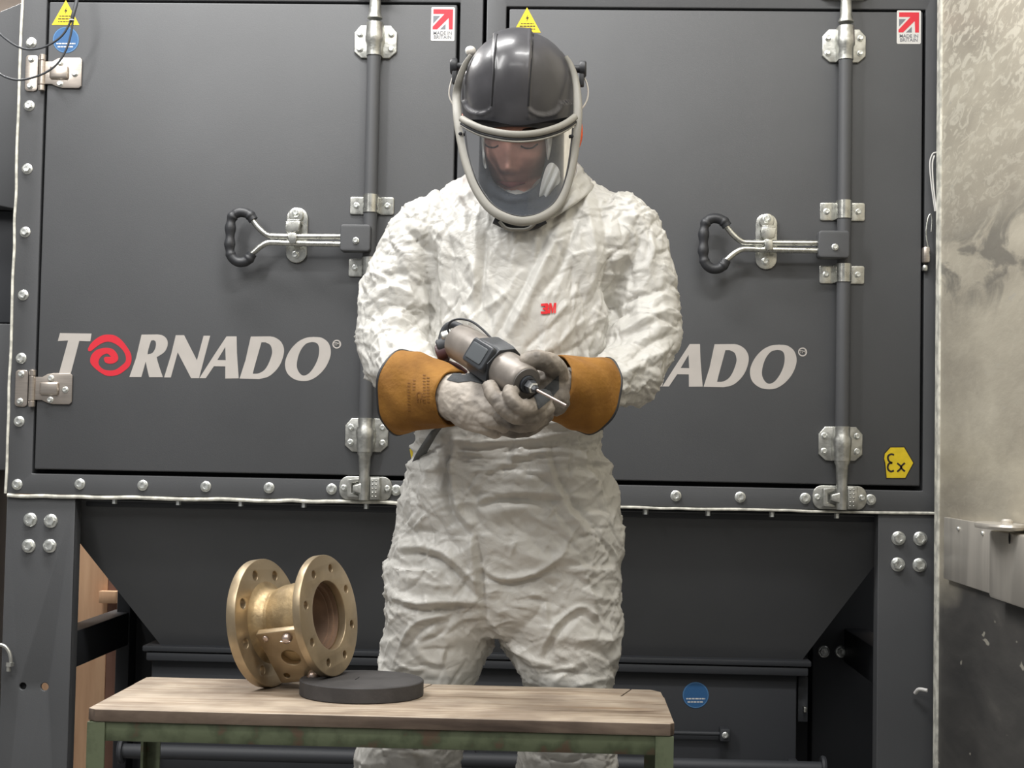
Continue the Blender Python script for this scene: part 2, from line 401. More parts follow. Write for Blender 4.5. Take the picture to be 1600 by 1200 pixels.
# cam ends
def cam(z_top, z_bot, up):
    c = 1 if up else -1
    L = abs(z_top-z_bot)
    prof = [(.0165,0),(.0165,.003),(.0135,.010),(.0125,.03),(.0115,.045),(.0115,L)]
    Mx = Matrix.Translation((RX,-.030,z_bot if up else z_top)) @ (Matrix.Identity(4) if up else Matrix.Rotation(R_(180), 4, 'X'))
    o = fin('cam_end', fix(pmesh(*lathe(prof, 20, Mx))), M['galv'], D, angle=40); gear.append(o); return o
cam(zat(706), zat(781), False); cam(zat(-60), zat(35), True)
def keeper(zc):
    k = fin('cam_keeper', shape_mesh([rrect(RX-.0575, RX+.0575, zc-.0255, zc+.0255, .020, 6)], .006, -.006, .0015), M['galv'], D, angle=30)
    bx = lambda n, a, b, y0, y1, c, d: fin(n, (lambda bm: (bm_box(bm, RX+a, RX+b, y0, y1, zc+c, zc+d, .0025, 2), bm_mesh(bm))[1])(bmesh.new()), M['galv'], k, angle=35)
    fin('hook', shape_mesh([[(RX-.038,zc+.019),(RX-.012,zc+.022),(RX-.012,zc+.015),(RX-.028,zc+.010),(RX-.028,zc-.010),(RX-.012,zc-.015),(RX-.012,zc-.022),(RX-.038,zc-.019)]], .018, -.024, .002), M['galv'], k, angle=35)
    fin('hook', shape_mesh([[(RX-.024,zc+.006),(RX-.004,zc+.0125),(RX+.006,zc+.0125),(RX+.006,zc-.0125),(RX-.004,zc-.0125),(RX-.024,zc-.006)]], .026, -.040, .003), M['galv'], k, angle=35)
    bx('cam_block', .012, .034, -.030, -.005, -.024, .024)
    bm = bmesh.new()
    for i in range(5):
        for j in range(2):
            bmesh.ops.create_icosphere(bm, subdivisions=1, radius=.0028, matrix=Matrix.Translation((RX+.018+j*.0075,-.030,zc-.017+i*.0085)) @ Matrix.Diagonal((1,.4,.8,1)))
    fin('raised_marking', bm_mesh(bm), M['galv'], k, smooth=True)
    for dx in (-.0475,.047): bolt(SMALL, (RX+dx,-.006,zc), k)
    gear.append(k)
keeper(zat(763)); keeper(zat(-22))
# handle
hp = lambda x, y, Yh=-.040: U(x, y, Yh)
hub = fin('handle_hub', shape_mesh([rrect(hp(541,0,-.05).x+.001, RX+.006, zat(399), zat(357.5), .007, 4)], .034, -.066, .003), M['paint'], D, angle=35)
bolt(SMALL, (U(556,376,-.066).x, -.066, U(556,376,-.066).z), hub); gear.append(hub)
HY = -.048
bars = join([sweep(smooth_path([U(x,y,HY) for x,y in q], 5), .0064, 12) for q in
   ([(393,342),(405,357),(418,367.5),(430,369),(455,369.5),(556,370)], [(392,398),(406,386),(418,379.5),(430,379),(455,380),(556,382)])])
hd = fin('door_handle', bars, M['zinc'], D, angle=50); gear.append(hd)
gp = [(396,344),(391,337),(383,332.5),(373,332),(364,338),(360.5,350),(359.5,370),(359,388),(362,401),(371,409),(382,409),(389,404),(394,396)]
P = smooth_path([U(x,y,HY) for x,y in gp], 6)
fin('grip', fix(pmesh(*sweep(P, lambda t: .0108+.0014*math.sin(t*60)*(1 if .3 < t < .65 else 0)+.0012*(1 if .06<t<.1 or .9<t<.94 else 0), 14))), M['grip'], hd, angle=60)
lx0, lx1 = U(448.5,370).x, U(481.5,370).x; lc = (lx0+lx1)/2
lp = fin('latch_plate', shape_mesh([rrect(lx0, lx1, zat(413), zat(327), .0225, 8)], .006, YD-.006, .0012), M['zinc'], D, angle=30)
def sub(n, loops, th, yf, bv=.0015): return fin(n, shape_mesh(loops, th, yf, bv), M['zinc'], lp, angle=35)
sub('latch_flap', [rrect(lc-.0165, lc+.0150, zat(351), zat(328), .015, 6)], .010, YD-.018)
sub('latch_tongue', [[(lc-.0165,zat(353)),(lc+.015,zat(353)),(lc+.012,zat(368)),(lc-.004,zat(372)),(lc-.0165,zat(367))]], .012, YD-.052)
sub('latch_arm', [[(lc-.014,zat(350)),(lc+.013,zat(350)),(lc+.013,zat(354)),(lc-.014,zat(354))]], .044, YD-.050)
sub('latch_hook', [[(lc-.011,zat(372)),(lc+.007,zat(372)),(lc+.009,zat(387)),(lc-.004,zat(389)),(lc-.009,zat(384))]], .050, YD-.056)
bolt(SMALL, (lc-.001, YD-.018, zat(336.5)), lp).scale = (1.25,)*3; bolt(SMALL, (lc-.002, YD-.006, zat(401)), lp).scale = (1.2,)*3
gear.append(lp)
for g in gear: dup_tree(g, D, (DX, 0, 0))

# lettering: outlines in pixels of the photograph, on the door face
def Lp(off, sc, pts): return [(off[0]+x/sc, off[1]+y/sc) for x, y in pts]
def bz(pts, k=5):
    """closed polygon; entries are points, or ('c', p, p, p...) smooth runs"""
    out = []
    for q in pts:
        if q[0] == 'c': out += [(v.x, v.y) for v in smooth_path([Vector((a, b, 0)) for a, b in q[1:]], k)]
        else: out.append(q)
    return out
A_, B_, C_ = ((80,510),10.), ((200,510),8.), ((360,510),8.)
letters = []
letters.append([Lp(*A_, [(138,105),(632,112),(612,232),(562,232),(440,226),(300,760),(285,830),(90,828),(120,745),(265,222),(105,228)])])
letters.append([Lp(*B_, bz([(170,103),('c',(370,101),(430,112),(478,150),(497,205),(485,270),(445,330),(360,385)),(362,400),('c',(372,440),(400,530),(436,634)),(265,634),(238,520),(222,440),(168,632),(18,632),(100,400)])),
                Lp(*B_, bz([(290,178),('c',(320,172),(345,190),(350,235),(335,290),(300,335),(245,350)),(250,310),(272,230)]))])
letters.append([Lp(*B_, [(598,110),(702,110),(862,425),(945,117),(1028,117),(888,648),(790,648),(622,325),(536,638),(452,638),(540,350)])])
letters.append([Lp(*B_, [(1232,125),(1358,125),(1362,330),(1384,650),(1216,652),(1217,500),(1074,498),(972,648),(892,648),(1070,370)]), Lp(*B_, [(1216,258),(1222,422),(1118,420)])])
letters.append([Lp(*C_, bz([(256,127),('c',(500,125),(560,140),(630,190),(668,270),(664,360),(625,470),(560,560),(470,630),(360,658)),(115,652),(190,420)])),
                Lp(*C_, bz([(388,200),('c',(440,200),(500,235),(522,310),(510,380),(470,480),(420,550),(350,588),(280,592)),(300,510)]))])
letters.append([Lp(*C_, bz([('c',(1040,132),(1140,142),(1220,200),(1254,290),(1245,390),(1190,510),(1100,610),(1000,670),(900,682),(800,660),(715,590),(684,490),(700,390),(760,280),(850,190),(950,142),(1040,132))])[:-1]),
                Lp(*C_, bz([('c',(1020,196),(1070,205),(1102,240),(1110,310),(1095,400),(1050,500),(990,580),(930,614),(880,600),(840,540),(830,470),(850,370),(890,280),(950,215),(1020,196))])[:-1])])
# swirl: one closed outline
sw = bz([('c',(575,350),(620,270),(700,195),(800,140),(900,128),(1000,145),(1100,215),(1190,330),(1245,430),(1255,530),(1225,620),(1150,690),(1060,750),(950,775),(850,765),(740,700),(640,610),(610,540),(630,450),(700,375),(780,345),(860,335),(950,350),(1010,400),(1045,470),(1040,530),(980,575),(900,582),(845,560),(825,510),(830,490),(860,475),(930,478)),
         ('c',(930,470),(890,430),(850,428),(790,460),(750,515),(740,580),(770,635),(830,675),(920,690),(1010,675),(1090,620),(1155,560),(1170,500),(1150,420),(1100,350),(1030,290),(950,250),(870,240),(780,270),(700,325),(630,380),(600,390),(578,378))], 3)
letters.append([Lp(*A_, sw)])
def decal(name, loops_px, mt, parent, Y=YD, th=.0006, lift=.0005): return shape(name, [px_loop(l, Y) for l in loops_px], th, Y-lift, mt, parent)
def brand(door, off):
    for i, L_ in enumerate(letters):
        o = decal('letter', L_, M['decal_red'] if i == 6 else M['decal_silver'], door)
        o.location += Vector(off)
        if i == 6: o.name = 'swirl_emblem'
        if off[0]: pass
    tm = decal('trademark_ring', [Lp(*C_, circ(1330,222,55)), Lp(*C_, circ(1330,222,40))], M['decal_silver'], door); tm.location += Vector(off)
    c = U(360+1330/8, 510+222/8, YD); t = text('trademark_letters', 'TM', .0095, c.x, c.z, YD-.0006, M['decal_silver'], door); t.location += Vector(off)
brand(doorL, (0,0,0))
pR = U(1254,550,YD); pL = U(360+1330/8, 510+222/8, YD)
brand(doorR, (pR.x-pL.x, 0, pR.z-pL.z))
# stickers
def sticker_uk(x0, y0, x1, y1, door):
    a = U(x0,y1,YD); b = U(x1,y0,YD); w_ = b.x-a.x; h_ = b.z-a.z
    s = shape('country_sticker', [rrect(a.x, b.x, a.z, b.z, .003, 3)], .0006, YD-.0006, M['decal_white'], door)
    T = lambda q: [(a.x+w_*u, b.z-h_*v) for u, v in q]
    m_ = .0002
    shape('arrow_print', [T([(.09,.06),(.92,.06),(.92,.66),(.76,.66),(.74,.32),(.26,.66),(.07,.66),(.07,.58),(.56,.20),(.09,.20)])], .0003, YD-.0009, M['decal_red'], door)
    shape('grey_print', [T([(.09,.26),(.38,.26),(.09,.49)])], .0003, YD-.0009, M['decal_grey'], door)
    shape('grey_print', [T([(.38,.66),(.62,.49),(.62,.66)])], .0003, YD-.0009, M['decal_grey'], door)
    text('sticker_lettering', 'MADE IN', h_*.145, (a.x+b.x)/2, b.z-h_*.77, YD-.0009, M['decal_grey'], door, sx=.96)
    text('sticker_lettering', 'BRITAIN', h_*.145, (a.x+b.x)/2, b.z-h_*.89, YD-.0009, M['decal_grey'], door, sx=.98)
sticker_uk(673,11.5,711,64, doorL); sticker_uk(1401,16.5,1439,68.5, doorR)
def dashes(name, rows, mt, door, Y=YD, lift=.0009):
    loops = []; r = random.Random(len(rows)*7)
    for x0, x1, y, h in rows:
        x = x0
        while x < x1-1:
            l = min(r.uniform(2.2, 5.5), x1-x); loops.append(px_loop([(x,y-h/2),(x+l,y-h/2),(x+l,y+h/2),(x,y+h/2)], Y)); x += l+.9
    return shape(name, loops, .0003, Y-lift, mt, door)
def triangle(pts, cx, door):
    decal('warning_triangle', [pts], M['decal_yellow'], door)
    t = pts[0]; y0 = t[1]; h = pts[1][1]-y0
    decal('flash_symbol', [[(cx+1,y0+h*.30),(cx-2.4,y0+h*.46),(cx-.2,y0+h*.46),(cx-1.4,y0+h*.58),(cx+2.4,y0+h*.40),(cx+.2,y0+h*.40)]], M['decal_black'], door, lift=.0008)
    dashes('warning_print', [(cx-10,cx+10,y0+h*.65,1.3),(cx-12,cx+12,y0+h*.76,1.4),(cx-12,cx+12,y0+h*.87,1.3)], M['decal_black'], door)
triangle([(103,0),(81,38.8),(124,39)], 103, doorL)
triangle([(823.5,11.5),(802,50.5),(845,51)], 824, doorR)
def blue(cx, cy, r, Y, par):
    decal('round_sticker', [circ(cx,cy,r)], M['decal_blue'], par, Y)
    dashes('sticker_print', [(cx-r*.72,cx+r*.72,cy+r*.28,2),(cx-r*.62,cx+r*.62,cy+r*.52,2)], M['decal_white'], par, Y)
    decal('ring_print', [circ(cx,cy,r*.97), circ(cx,cy,r*.92)], M['decal_blue_edge'], par, Y, lift=.0007)
blue(103,62.5,20.5, YD, doorL)
hexa = Lp((1360,680),12.,[(375,232),(630,230),(800,520),(650,800),(305,800),(280,520),(258,440),(270,350)])
decal('border_print', [Lp((1360,680),12.,[(370,215),(640,213),(820,520),(658,820),(290,820),(262,520),(243,440),(255,340)])], M['decal_black'], doorR)
decal('explosion_sticker', [hexa], M['decal_yellow'], doorR, lift=.0009)
def stroke(pts, w_): # outline of a brush stroke in pixels
    P = smooth_path([Vector((a,b,0)) for a,b in pts], 4); L1 = []; L2 = []
    for i, p in enumerate(P):
        t = (P[min(i+1,len(P)-1)]-P[max(i-1,0)]).normalized(); n = Vector((-t.y,t.x,0))*w_; L1.append((p.x+n.x,p.y+n.y)); L2.append((p.x-n.x,p.y-n.y))
    return L1+L2[::-1]
for s_ in ([(440,368),(390,355),(340,380),(325,430),(350,490),(410,520)], [(410,520),(350,530),(325,580),(330,640),(380,680),(440,665)], [(500,525),(560,575),(590,630),(645,680)], [(645,520),(590,570),(560,630),(500,685)]):
    decal('ex_lettering', [Lp((1360,680),12.,stroke(s_,17))], M['decal_black'], doorR, lift=.0013)

# undercarriage
def leg(x0, x1, holes, rnd):
    l = shape('front_leg', [[(x0,0),(x1,0),(x1,ZB-.006),(x0,ZB-.006)]]+holes, .008, .004, M['paint'], D, bevel=.002)
    return l
hl = [circ(U(36,1072,.006).x, U(36,1072,.006).z, .0075), circ(U(70,1073,.006).x, U(70,1073,.006).z, .0085)]
leg(XL0, -1.080, hl, 0); leg(.664, .86, [], 0)
box('hole_backing', hl[0][0][0]-.02, hl[0][0][0]+.006, .014, .018, hl[0][0][1]-.02, hl[0][0][1]+.02, M['black'], D, bev=0)
# rounded inner corners and side webs of the channels
for x, s in ((-1.080, 1), (.664, -1)):
    bm = bmesh.new(); bm_box(bm, x-.014 if s > 0 else x, x if s > 0 else x+.014, .0045, .055, 0, ZB-.006, .009, 4); fin('leg_web', bm_mesh(bm), M['paint'], D, angle=50)
box('leg_web', XL0, XL0+.006, .012, .12, 0, ZB-.006, M['paint'], D)
for x, y in ((47,812),(79,814),(44.5,853),(77.5,853),(1404,841),(1438,841.5),(1403,882),(1437,883)):
    p = U(x,y,.002); bolt(BIGB, (p.x,.004,p.z), D)
# side rails to rear legs
za, zb = U(111,996,.06).z, U(108,1056,.06).z
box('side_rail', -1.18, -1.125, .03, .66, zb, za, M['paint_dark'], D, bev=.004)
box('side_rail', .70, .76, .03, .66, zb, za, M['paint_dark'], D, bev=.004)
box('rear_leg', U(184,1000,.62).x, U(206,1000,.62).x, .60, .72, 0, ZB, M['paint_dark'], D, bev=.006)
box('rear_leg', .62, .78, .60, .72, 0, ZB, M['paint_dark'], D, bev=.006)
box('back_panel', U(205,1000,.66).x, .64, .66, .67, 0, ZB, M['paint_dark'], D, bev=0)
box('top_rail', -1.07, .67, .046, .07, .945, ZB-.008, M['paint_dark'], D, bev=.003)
# hopper
ht = [(-1.09,.045,ZB-.012),(.69,.045,ZB-.012),(.69,.85,ZB-.012),(-1.09,.85,ZB-.012)]
a1 = U(252,1012,.20); b1 = U(1252,1030,.20); zz_ = (a1.z+b1.z)/2
k_ = (a1.x-U(121,852,.10).x)
hb = [(a1.x,.20,zz_),(b1.x,.20,zz_),(b1.x,.70,zz_),(a1.x,.70,zz_)]
# widen the mouth so the slanting edges run as seen
ht[0] = (U(70,792,.045).x,.045,ZB-.012); ht[3] = (ht[0][0],.85,ZB-.012); ht[1] = (U(1425,800,.045).x,.045,ZB-.012); ht[2] = (ht[1][0],.85,ZB-.012)
fin('hopper', fix(pmesh(ht+hb, [(0,1,5,4),(1,2,6,5),(2,3,7,6),(3,0,4,7),(0,1,2,3),(4,5,6,7)])), M['paint'], D)
# waste bin under the hopper
BY = .17
xa, xb = U(222,1015,BY).x, U(1268,1040,BY).x
B = root('waste_bin', 'long dark grey steel waste bin under the hopper of the dust extractor', 'bin', ((xa+xb)/2,.4,0))
z1, z2, z3 = U(700,1020,BY).z, U(700,1029,BY).z, U(700,1044,BY).z
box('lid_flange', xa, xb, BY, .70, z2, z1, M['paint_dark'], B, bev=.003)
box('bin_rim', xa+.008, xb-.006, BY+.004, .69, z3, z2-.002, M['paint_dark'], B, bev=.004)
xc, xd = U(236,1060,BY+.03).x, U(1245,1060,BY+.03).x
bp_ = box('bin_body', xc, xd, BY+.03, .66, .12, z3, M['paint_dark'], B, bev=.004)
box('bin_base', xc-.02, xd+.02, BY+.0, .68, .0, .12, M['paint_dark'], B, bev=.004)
blue(1087,1086,20.5, BY+.0295, bp_)
p = U(960,1143,BY+.01); q = U(1130,1147,BY+.01)
tube('latch_rod', [(p.x,BY+.012,p.z),(q.x,BY+.012,q.z)], .005, M['paint_dark'], B, k=1)
box('latch_block', q.x-.008, q.x+.014, BY-.005, BY+.032, q.z-.014, q.z+.014, M['paint_dark'], B); bolt(SMALL, (q.x+.003,BY-.005,q.z), B)
for x0, x1, yy in ((192,1285,1182),):
    p = U(x0,yy-4,BY-.02); q = U(x1,yy+12,BY-.02); zc = (p.z+q.z)/2
    tube('push_rail', [(p.x,BY-.03,zc),(q.x,BY-.03,zc)], .0165, M['paint_dark'], B, n=20, k=1)
    for xx in (p.x, q.x): fin('rail_flange', fix(pmesh(*lathe([(.028,-.005),(.030,0),(.028,.005)], 24, Matrix.Translation((xx,BY-.03,zc)) @ Matrix.Rotation(R_(90),4,'Y')))), M['paint_dark'], B, angle=40)
    for xx in (p.x+.06, (p.x+q.x)/2, q.x-.06): box('rail_bracket', xx-.01, xx+.01, BY-.03, BY+.04, zc-.01, zc+.01, M['paint_dark'], B)
for x, y in ((1287,1018),(1314,1018)):
    p = U(x,y,.6); bolt(BIGB, (p.x,.600,p.z), D)
box('clip', U(1256,1108,.2).x, U(1261,1108,.2).x, .2, .24, U(1256,1113,.2).z, U(1256,1105,.2).z, M['zinc'], B, bev=.001)
box('clip_plate', U(1247,1100,.22).x, U(1262,1100,.22).x, .22, .24, U(1256,1130,.2).z, U(1256,1060,.2).z, M['paint_dark'], B, bev=.001)
# small pipe stub bracket at the far left leg
tube('pipe_hook', [U(-30,1008,-.01),U(-8,1007,-.012),U(6,1009,-.012),U(14,1018,-.012),U(17,1030,-.012),U(17,1040,-.012)], .0042, M['galv'], D, n=12)
q = U(15.5,1038,-.012); fin('pipe_nut', fix(pmesh(*lathe([(.009,-.004),(.009,.004)], 6, Matrix.Translation(q)))), M['galv'], D); q = U(13.5,1046,-.012); fin('pipe_end', fix(pmesh(*lathe([(.0048,-.004),(.0048,.008)], 14, Matrix.Translation(q)))), M['galv'], D, angle=40)
# clips at the right edge
tube('toggle_wire', [U(1453,400,-.02),U(1447,368,-.02),U(1449,345,-.02),U(1453,335,-.02),U(1456,342,-.02),U(1455,362,-.02)], .0016, M['zinc'], D, n=8)
tube('toggle_wire', [U(1461,330,-.025),U(1455,285,-.025),U(1453,255,-.025),U(1457,241,-.025),U(1463,238,-.025)], .0016, M['decal_white'], D, n=8)
tube('toggle_wire', [U(1463,330,-.03),U(1458,285,-.03),U(1457,255,-.03),U(1460,243,-.03)], .0016, M['decal_white'], D, n=8)
tc_ = box('toggle_catch', U(1441,400,-.01).x, U(1452,400,-.01).x, -.022, 0, U(1446,411,-.01).z, U(1446,386,-.01).z, M['stainless'], D, bev=.004)
box('toggle_catch', U(1441,400,-.01).x, U(1450,400,-.01).x, -.016, 0, U(1446,424,-.01).z, U(1446,414,-.01).z, M['zinc'], D, bev=.004)
tube('white_hook', [U(1430,1083,-.01),U(1436,1077,-.02),U(1449,1079,-.03)], .004, M['decal_white'], D, n=10)

# neighbouring duct housing on the far left, and timber behind
N_ = root('duct_housing', 'grey sheet metal duct housing standing left of the dust extractor', 'machine', (-1.5,.5,0))
YN = .10
lx = U(60,100,YN).x
def cl(lp): return [(min(a, XL0-.004), b) for a, b in lp]
shape('side_panel', [cl(px_loop([(-480,228),(0,18),(60,-6),(60,332),(0,322),(-480,300)], YN))], .3, YN, M['paint'], N_, bevel=.003)
shape('lower_panel', [cl(px_loop([(-480,322),(60,330),(40,505),(-480,497)], YN+.06))], .3, YN+.06, M['paint_dark'], N_, bevel=.003)
shape('base_panel', [cl(px_loop([(-480,500),(40,506),(17,715),(14,735),(-480,735)], YN+.02))], .3, YN+.02, M['paint'], N_, bevel=.003)
box('back_casing', U(-480,400,YN).x+.01, XL0-.006, YN+.10, YN+.5, U(0,730,YN).z+.003, U(0,60,YN).z-.10, M['paint_dark'], N_)
box('post', U(-90,800,YN).x, U(-60,800,YN).x, YN+.1, YN+.3, 0, U(0,730,YN).z, M['paint_dark'], N_)
M['ply'] = mat('reddish plywood', srgb(212,168,132), .6, var_scale=3., col2=srgb(232,192,154), lo=.3, hi=.7, stretch=(14,1,1.2), bump=.2, bump_scale=40)
M['brown'] = mat('brown edging', srgb(112,80,66), .6, var=.1)
W_ = root('plywood_crate', 'pale plywood crate with brown edging behind the left leg of the extractor', 'crate', (-1.6,1.3,0))
YW = 1.2
xe = U(166,1000,YW).x
for i in range(3):
    x1_ = xe-.29*i
    box('panel', x1_-.285, x1_, YW, YW+.02, 0, U(120,700,YW).z, M['ply'], W_, bev=.002)
box('edge_strip', xe+.002, U(182,1000,YW).x, YW-.004, YW+.04, 0, U(170,900,YW).z, M['brown'], W_)
box('crate_block', U(159,930,YW).x, U(186,930,YW).x, YW-.03, YW-.005, U(160,941,YW).z, U(160,922,YW).z, M['ply'], W_)
box('crate_side', xe-.86, xe, YW+.02, YW+.5, 0, U(120,720,YW).z, M['ply'], W_)
# cable loop
CB = root('cable', 'black cable splitting into two loops under a zip tie over the upper hinge', 'cable', U(110,30,-.1))
tube('cable_run', [U(124,-40,-.05),U(120,0,-.08),U(115,20,-.09),U(112,33,-.09)], .0042, M['cable'], CB)
tube('cable_loop', [U(112,30,-.09),U(100,52,-.09),U(84,66,-.09),U(64,75,-.09),U(42,77,-.09),U(24,71,-.085),U(8,60,-.08),U(-6,48,-.07),U(-30,30,-.03)], .0023, M['cable'], CB)
tube('cable_loop', [U(114,30,-.09),U(111,52,-.09),U(104,76,-.09),U(91,98,-.09),U(72,113,-.09),U(48,122,-.09),U(28,125,-.09),U(10,121,-.085),U(-6,112,-.07),U(-30,98,-.03)], .0023, M['cable'], CB)
q = U(112,31.5,-.09); fin('zip_tie', fix(pmesh(*lathe([(.0050,-.0012),(.0058,-.0012),(.0058,.0012),(.0050,.0012)], 14, Matrix.Translation(q), closed=True))), M['decal_white'], CB)

# ---------------- work bench ----------------
M['bench_wood'] = None
def wood_mat(name, cols, scale=(.9,14,6), rough=.6):
    m = bpy.data.materials.new(name); m.use_nodes = True; nt = m.node_tree; N = nt.nodes; L = nt.links; b = N['Principled BSDF']
    geo = N.new('ShaderNodeNewGeometry'); mp = N.new('ShaderNodeMapping'); mp.inputs['Scale'].default_value = scale; L.new(geo.outputs['Position'], mp.inputs[0])
    n = N.new('ShaderNodeTexNoise'); n.inputs['Scale'].default_value = 4; n.inputs['Detail'].default_value = 7; n.inputs['Distortion'].default_value = .8; n.inputs['Roughness'].default_value = .62; L.new(mp.outputs[0], n.inputs['Vector'])
    cr = N.new('ShaderNodeValToRGB'); L.new(n.outputs['Fac'], cr.inputs[0])
    while len(cr.color_ramp.elements) < len(cols): cr.color_ramp.elements.new(.5)
    for e, (p, c) in zip(cr.color_ramp.elements, cols): e.position = p; e.color = c
    n2 = N.new('ShaderNodeTexNoise'); n2.inputs['Scale'].default_value = 9; n2.inputs['Detail'].default_value = 4; L.new(geo.outputs['Position'], n2.inputs['Vector'])
    cr2 = N.new('ShaderNodeValToRGB'); cr2.color_ramp.elements[0].position = .38; cr2.color_ramp.elements[1].position = .62; cr2.color_ramp.elements[0].color = (.50,.47,.46,1); cr2.color_ramp.elements[1].color = (1,1,1,1); L.new(n2.outputs['Fac'], cr2.inputs[0])
    mx = N.new('ShaderNodeMix'); mx.data_type = 'RGBA'; mx.blend_type = 'MULTIPLY'; mx.inputs[0].default_value = .8; L.new(cr.outputs[0], mx.inputs[6]); L.new(cr2.outputs[0], mx.inputs[7])
    L.new(mx.outputs[2], b.inputs['Base Color']); b.inputs['Roughness'].default_value = rough
    bp = N.new('ShaderNodeBump'); bp.inputs['Strength'].default_value = .35; bp.inputs['Distance'].default_value = .0015; L.new(n.outputs['Fac'], bp.inputs['Height']); L.new(bp.outputs[0], b.inputs['Normal'])
    return m
M['bench_wood'] = wood_mat('weathered bench board', [(.30, srgb(104,84,66)), (.42, srgb(156,138,118)), (.55, srgb(186,172,154)), (.70, srgb(148,124,98))])
M['bench_edge'] = wood_mat('grimy board edge', [(.35, srgb(84,70,60)), (.6, srgb(124,108,94))])
M['green'] = mat('chipped green paint', srgb(72,80,58), .55, var_scale=22, col2=srgb(86,70,54), lo=.56, hi=.64, detail=6, bump=.5, bump_scale=60, bump_dist=.0012)
M['green'].node_tree.nodes['Color Ramp'].color_ramp.elements.new(.45).color = srgb(90,98,74)
BZ = .7195; BX0, BX1, BF, BB = -.6555, .148, -1.23, -.93; TH = .017
W = root('work_bench', 'low wooden-topped work bench on a chipped green steel frame', 'bench', ((BX0+BX1)/2,(BF+BB)/2,0))
def board(name, pts, z0, z1):
    me = shape_mesh([[(x, -y) for x, y in pts]], z1-z0, 0, .0015)
    me.transform(Matrix(((1,0,0,0),(0,0,-1,0),(0,-1,0,z1),(0,0,0,1))))
    me.materials.append(M['bench_wood']); me.materials.append(M['bench_edge'])
    for p in me.polygons:
        if abs(p.normal.z) < .6: p.material_index = 1
    bm = bmesh.new(); bm.from_mesh(me); bmesh.ops.recalc_face_normals(bm, faces=bm.faces); bm.to_mesh(me); bm.free()
    return fin(name, me, None, W, angle=35)
ys = -1.003
xa_ = U(667,1070,-.95).x; xb_ = U(978,1083,-.96).x
board('board', [(BX0+.012,BF),(BX1-.006,BF),(BX1,BF+.008),(BX1,ys-.0008),(BX0,ys-.0008),(BX0,BF+.01)], BZ-TH, BZ)
board('board', [(BX0,ys+.0004),(xa_-.012,ys+.0004),(xa_+.006,BB),(BX0+.006,BB),(BX0,BB-.006)], BZ-TH, BZ+.0004)
board('board', [(xa_-.0108,ys+.0004),(xb_-.010,ys+.0004),(xb_+.008,BB),(xa_+.0072,BB)], BZ-TH, BZ)
board('board', [(xb_-.0084,ys+.0004),(BX1-.001,ys+.0004),(BX1-.002,BB-.020),(BX1-.016,BB),(xb_+.0096,BB)], BZ-TH, BZ-.0003)
z = BZ-TH-.0005; LW = .0245
box('apron', BX0+.002, BX1-.002, BF+.003, BF+.007, z-.026, z, M['green'], W, bev=.001)
box('apron', BX0+.002, BX1-.002, BB-.008, BB-.004, z-.026, z, M['green'], W, bev=.001)
box('apron', BX0+.002, BX0+.006, BF+.003, BB-.004, z-.026, z, M['green'], W, bev=.001)
box('apron', BX1-.006, BX1-.002, BF+.003, BB-.004, z-.026, z, M['green'], W, bev=.001)
for x, s in ((BX0+.001, 1), (BX1-.001, -1)):
    for y, t in ((BF+.001, 1), (BB-.002, -1)):
        lp_ = [(x,-y),(x+s*LW,-y),(x+s*LW,-(y+t*.004)),(x+s*.004,-(y+t*.004)),(x+s*.004,-(y+t*LW)),(x,-(y+t*LW))]
        me = shape_mesh([lp_], z-.0002, 0, .0008); me.transform(Matrix(((1,0,0,0),(0,0,-1,0),(0,-1,0,z-.0002),(0,0,0,1)))); fin('leg', fix(me), M['green'], W, angle=35)
for x in (BX0+.012, BX1-.012): box('leg_tie', x-.002, x+.002, BF+.01, BB-.01, .14, .165, M['green'], W)
box('stretcher', BX0+.01, BX1-.01, (BF+BB)/2-.002, (BF+BB)/2+.002, .14, .165, M['green'], W)

# ---------------- rubber disc ----------------
DZ = BZ+.0005; DTH = .0225; DR = .0915; DC = (U(565.5,1075,-1.045).x, -1.048)
dm = lathe([(DR-.001,DZ),(DR,DZ+.001),(DR,DZ+DTH-.0015),(DR-.0015,DZ+DTH)], 72, Matrix.Translation((DC[0],DC[1],0)))
ds = fin('rubber_disc', fix(pmesh(*dm)), M['rubber'], angle=35); tag(ds, 'thick round black rubber disc lying on the bench under the bronze valve', 'disc')
tube('scratch', [(DC[0]-.008,DC[1]-.012,DZ+DTH+.0002),(DC[0]-.006,DC[1]+.012,DZ+DTH+.0002)], .0006, M['black'], ds, k=1, n=6)

# ---------------- bronze valve ----------------
M['bronze'] = mat('machined bronze', srgb(174,156,128), .38, .7, var=.14, var_scale=18, bump=.25, bump_scale=120, bump_dist=.0006, rvar=.12)
M['bronze_cast'] = mat('cast bronze', srgb(172,150,114), .45, .65, var=.22, var_scale=28, bump=.7, bump_scale=110, bump_dist=.0012)
M['bore'] = mat('dull bore', srgb(140,116,98), .55, .4, var=.15, var_scale=30)
M['screw'] = mat('worn screw head', srgb(196,180,170), .35, .85, var=.15, var_scale=60)
RL, RR = .0967, .0905
cL = Vector((U(420,978,-.998).x, -.998, BZ+.0005+RL)); cR = Vector((U(515,966,-1.031).x, -1.031, DZ+DTH+.0003+RR))
ax = (cR-cL).normalized(); upv = (Vector((0,0,1))-ax*ax.z).normalized(); sd = upv.cross(ax)   # side pointing towards the camera-left
if sd.y > 0: sd = -sd
V_ = root('flanged_valve', 'bronze flanged valve body lying on its rims on the bench, tilted against the black disc', 'valve', (cL.x, cL.y, BZ))
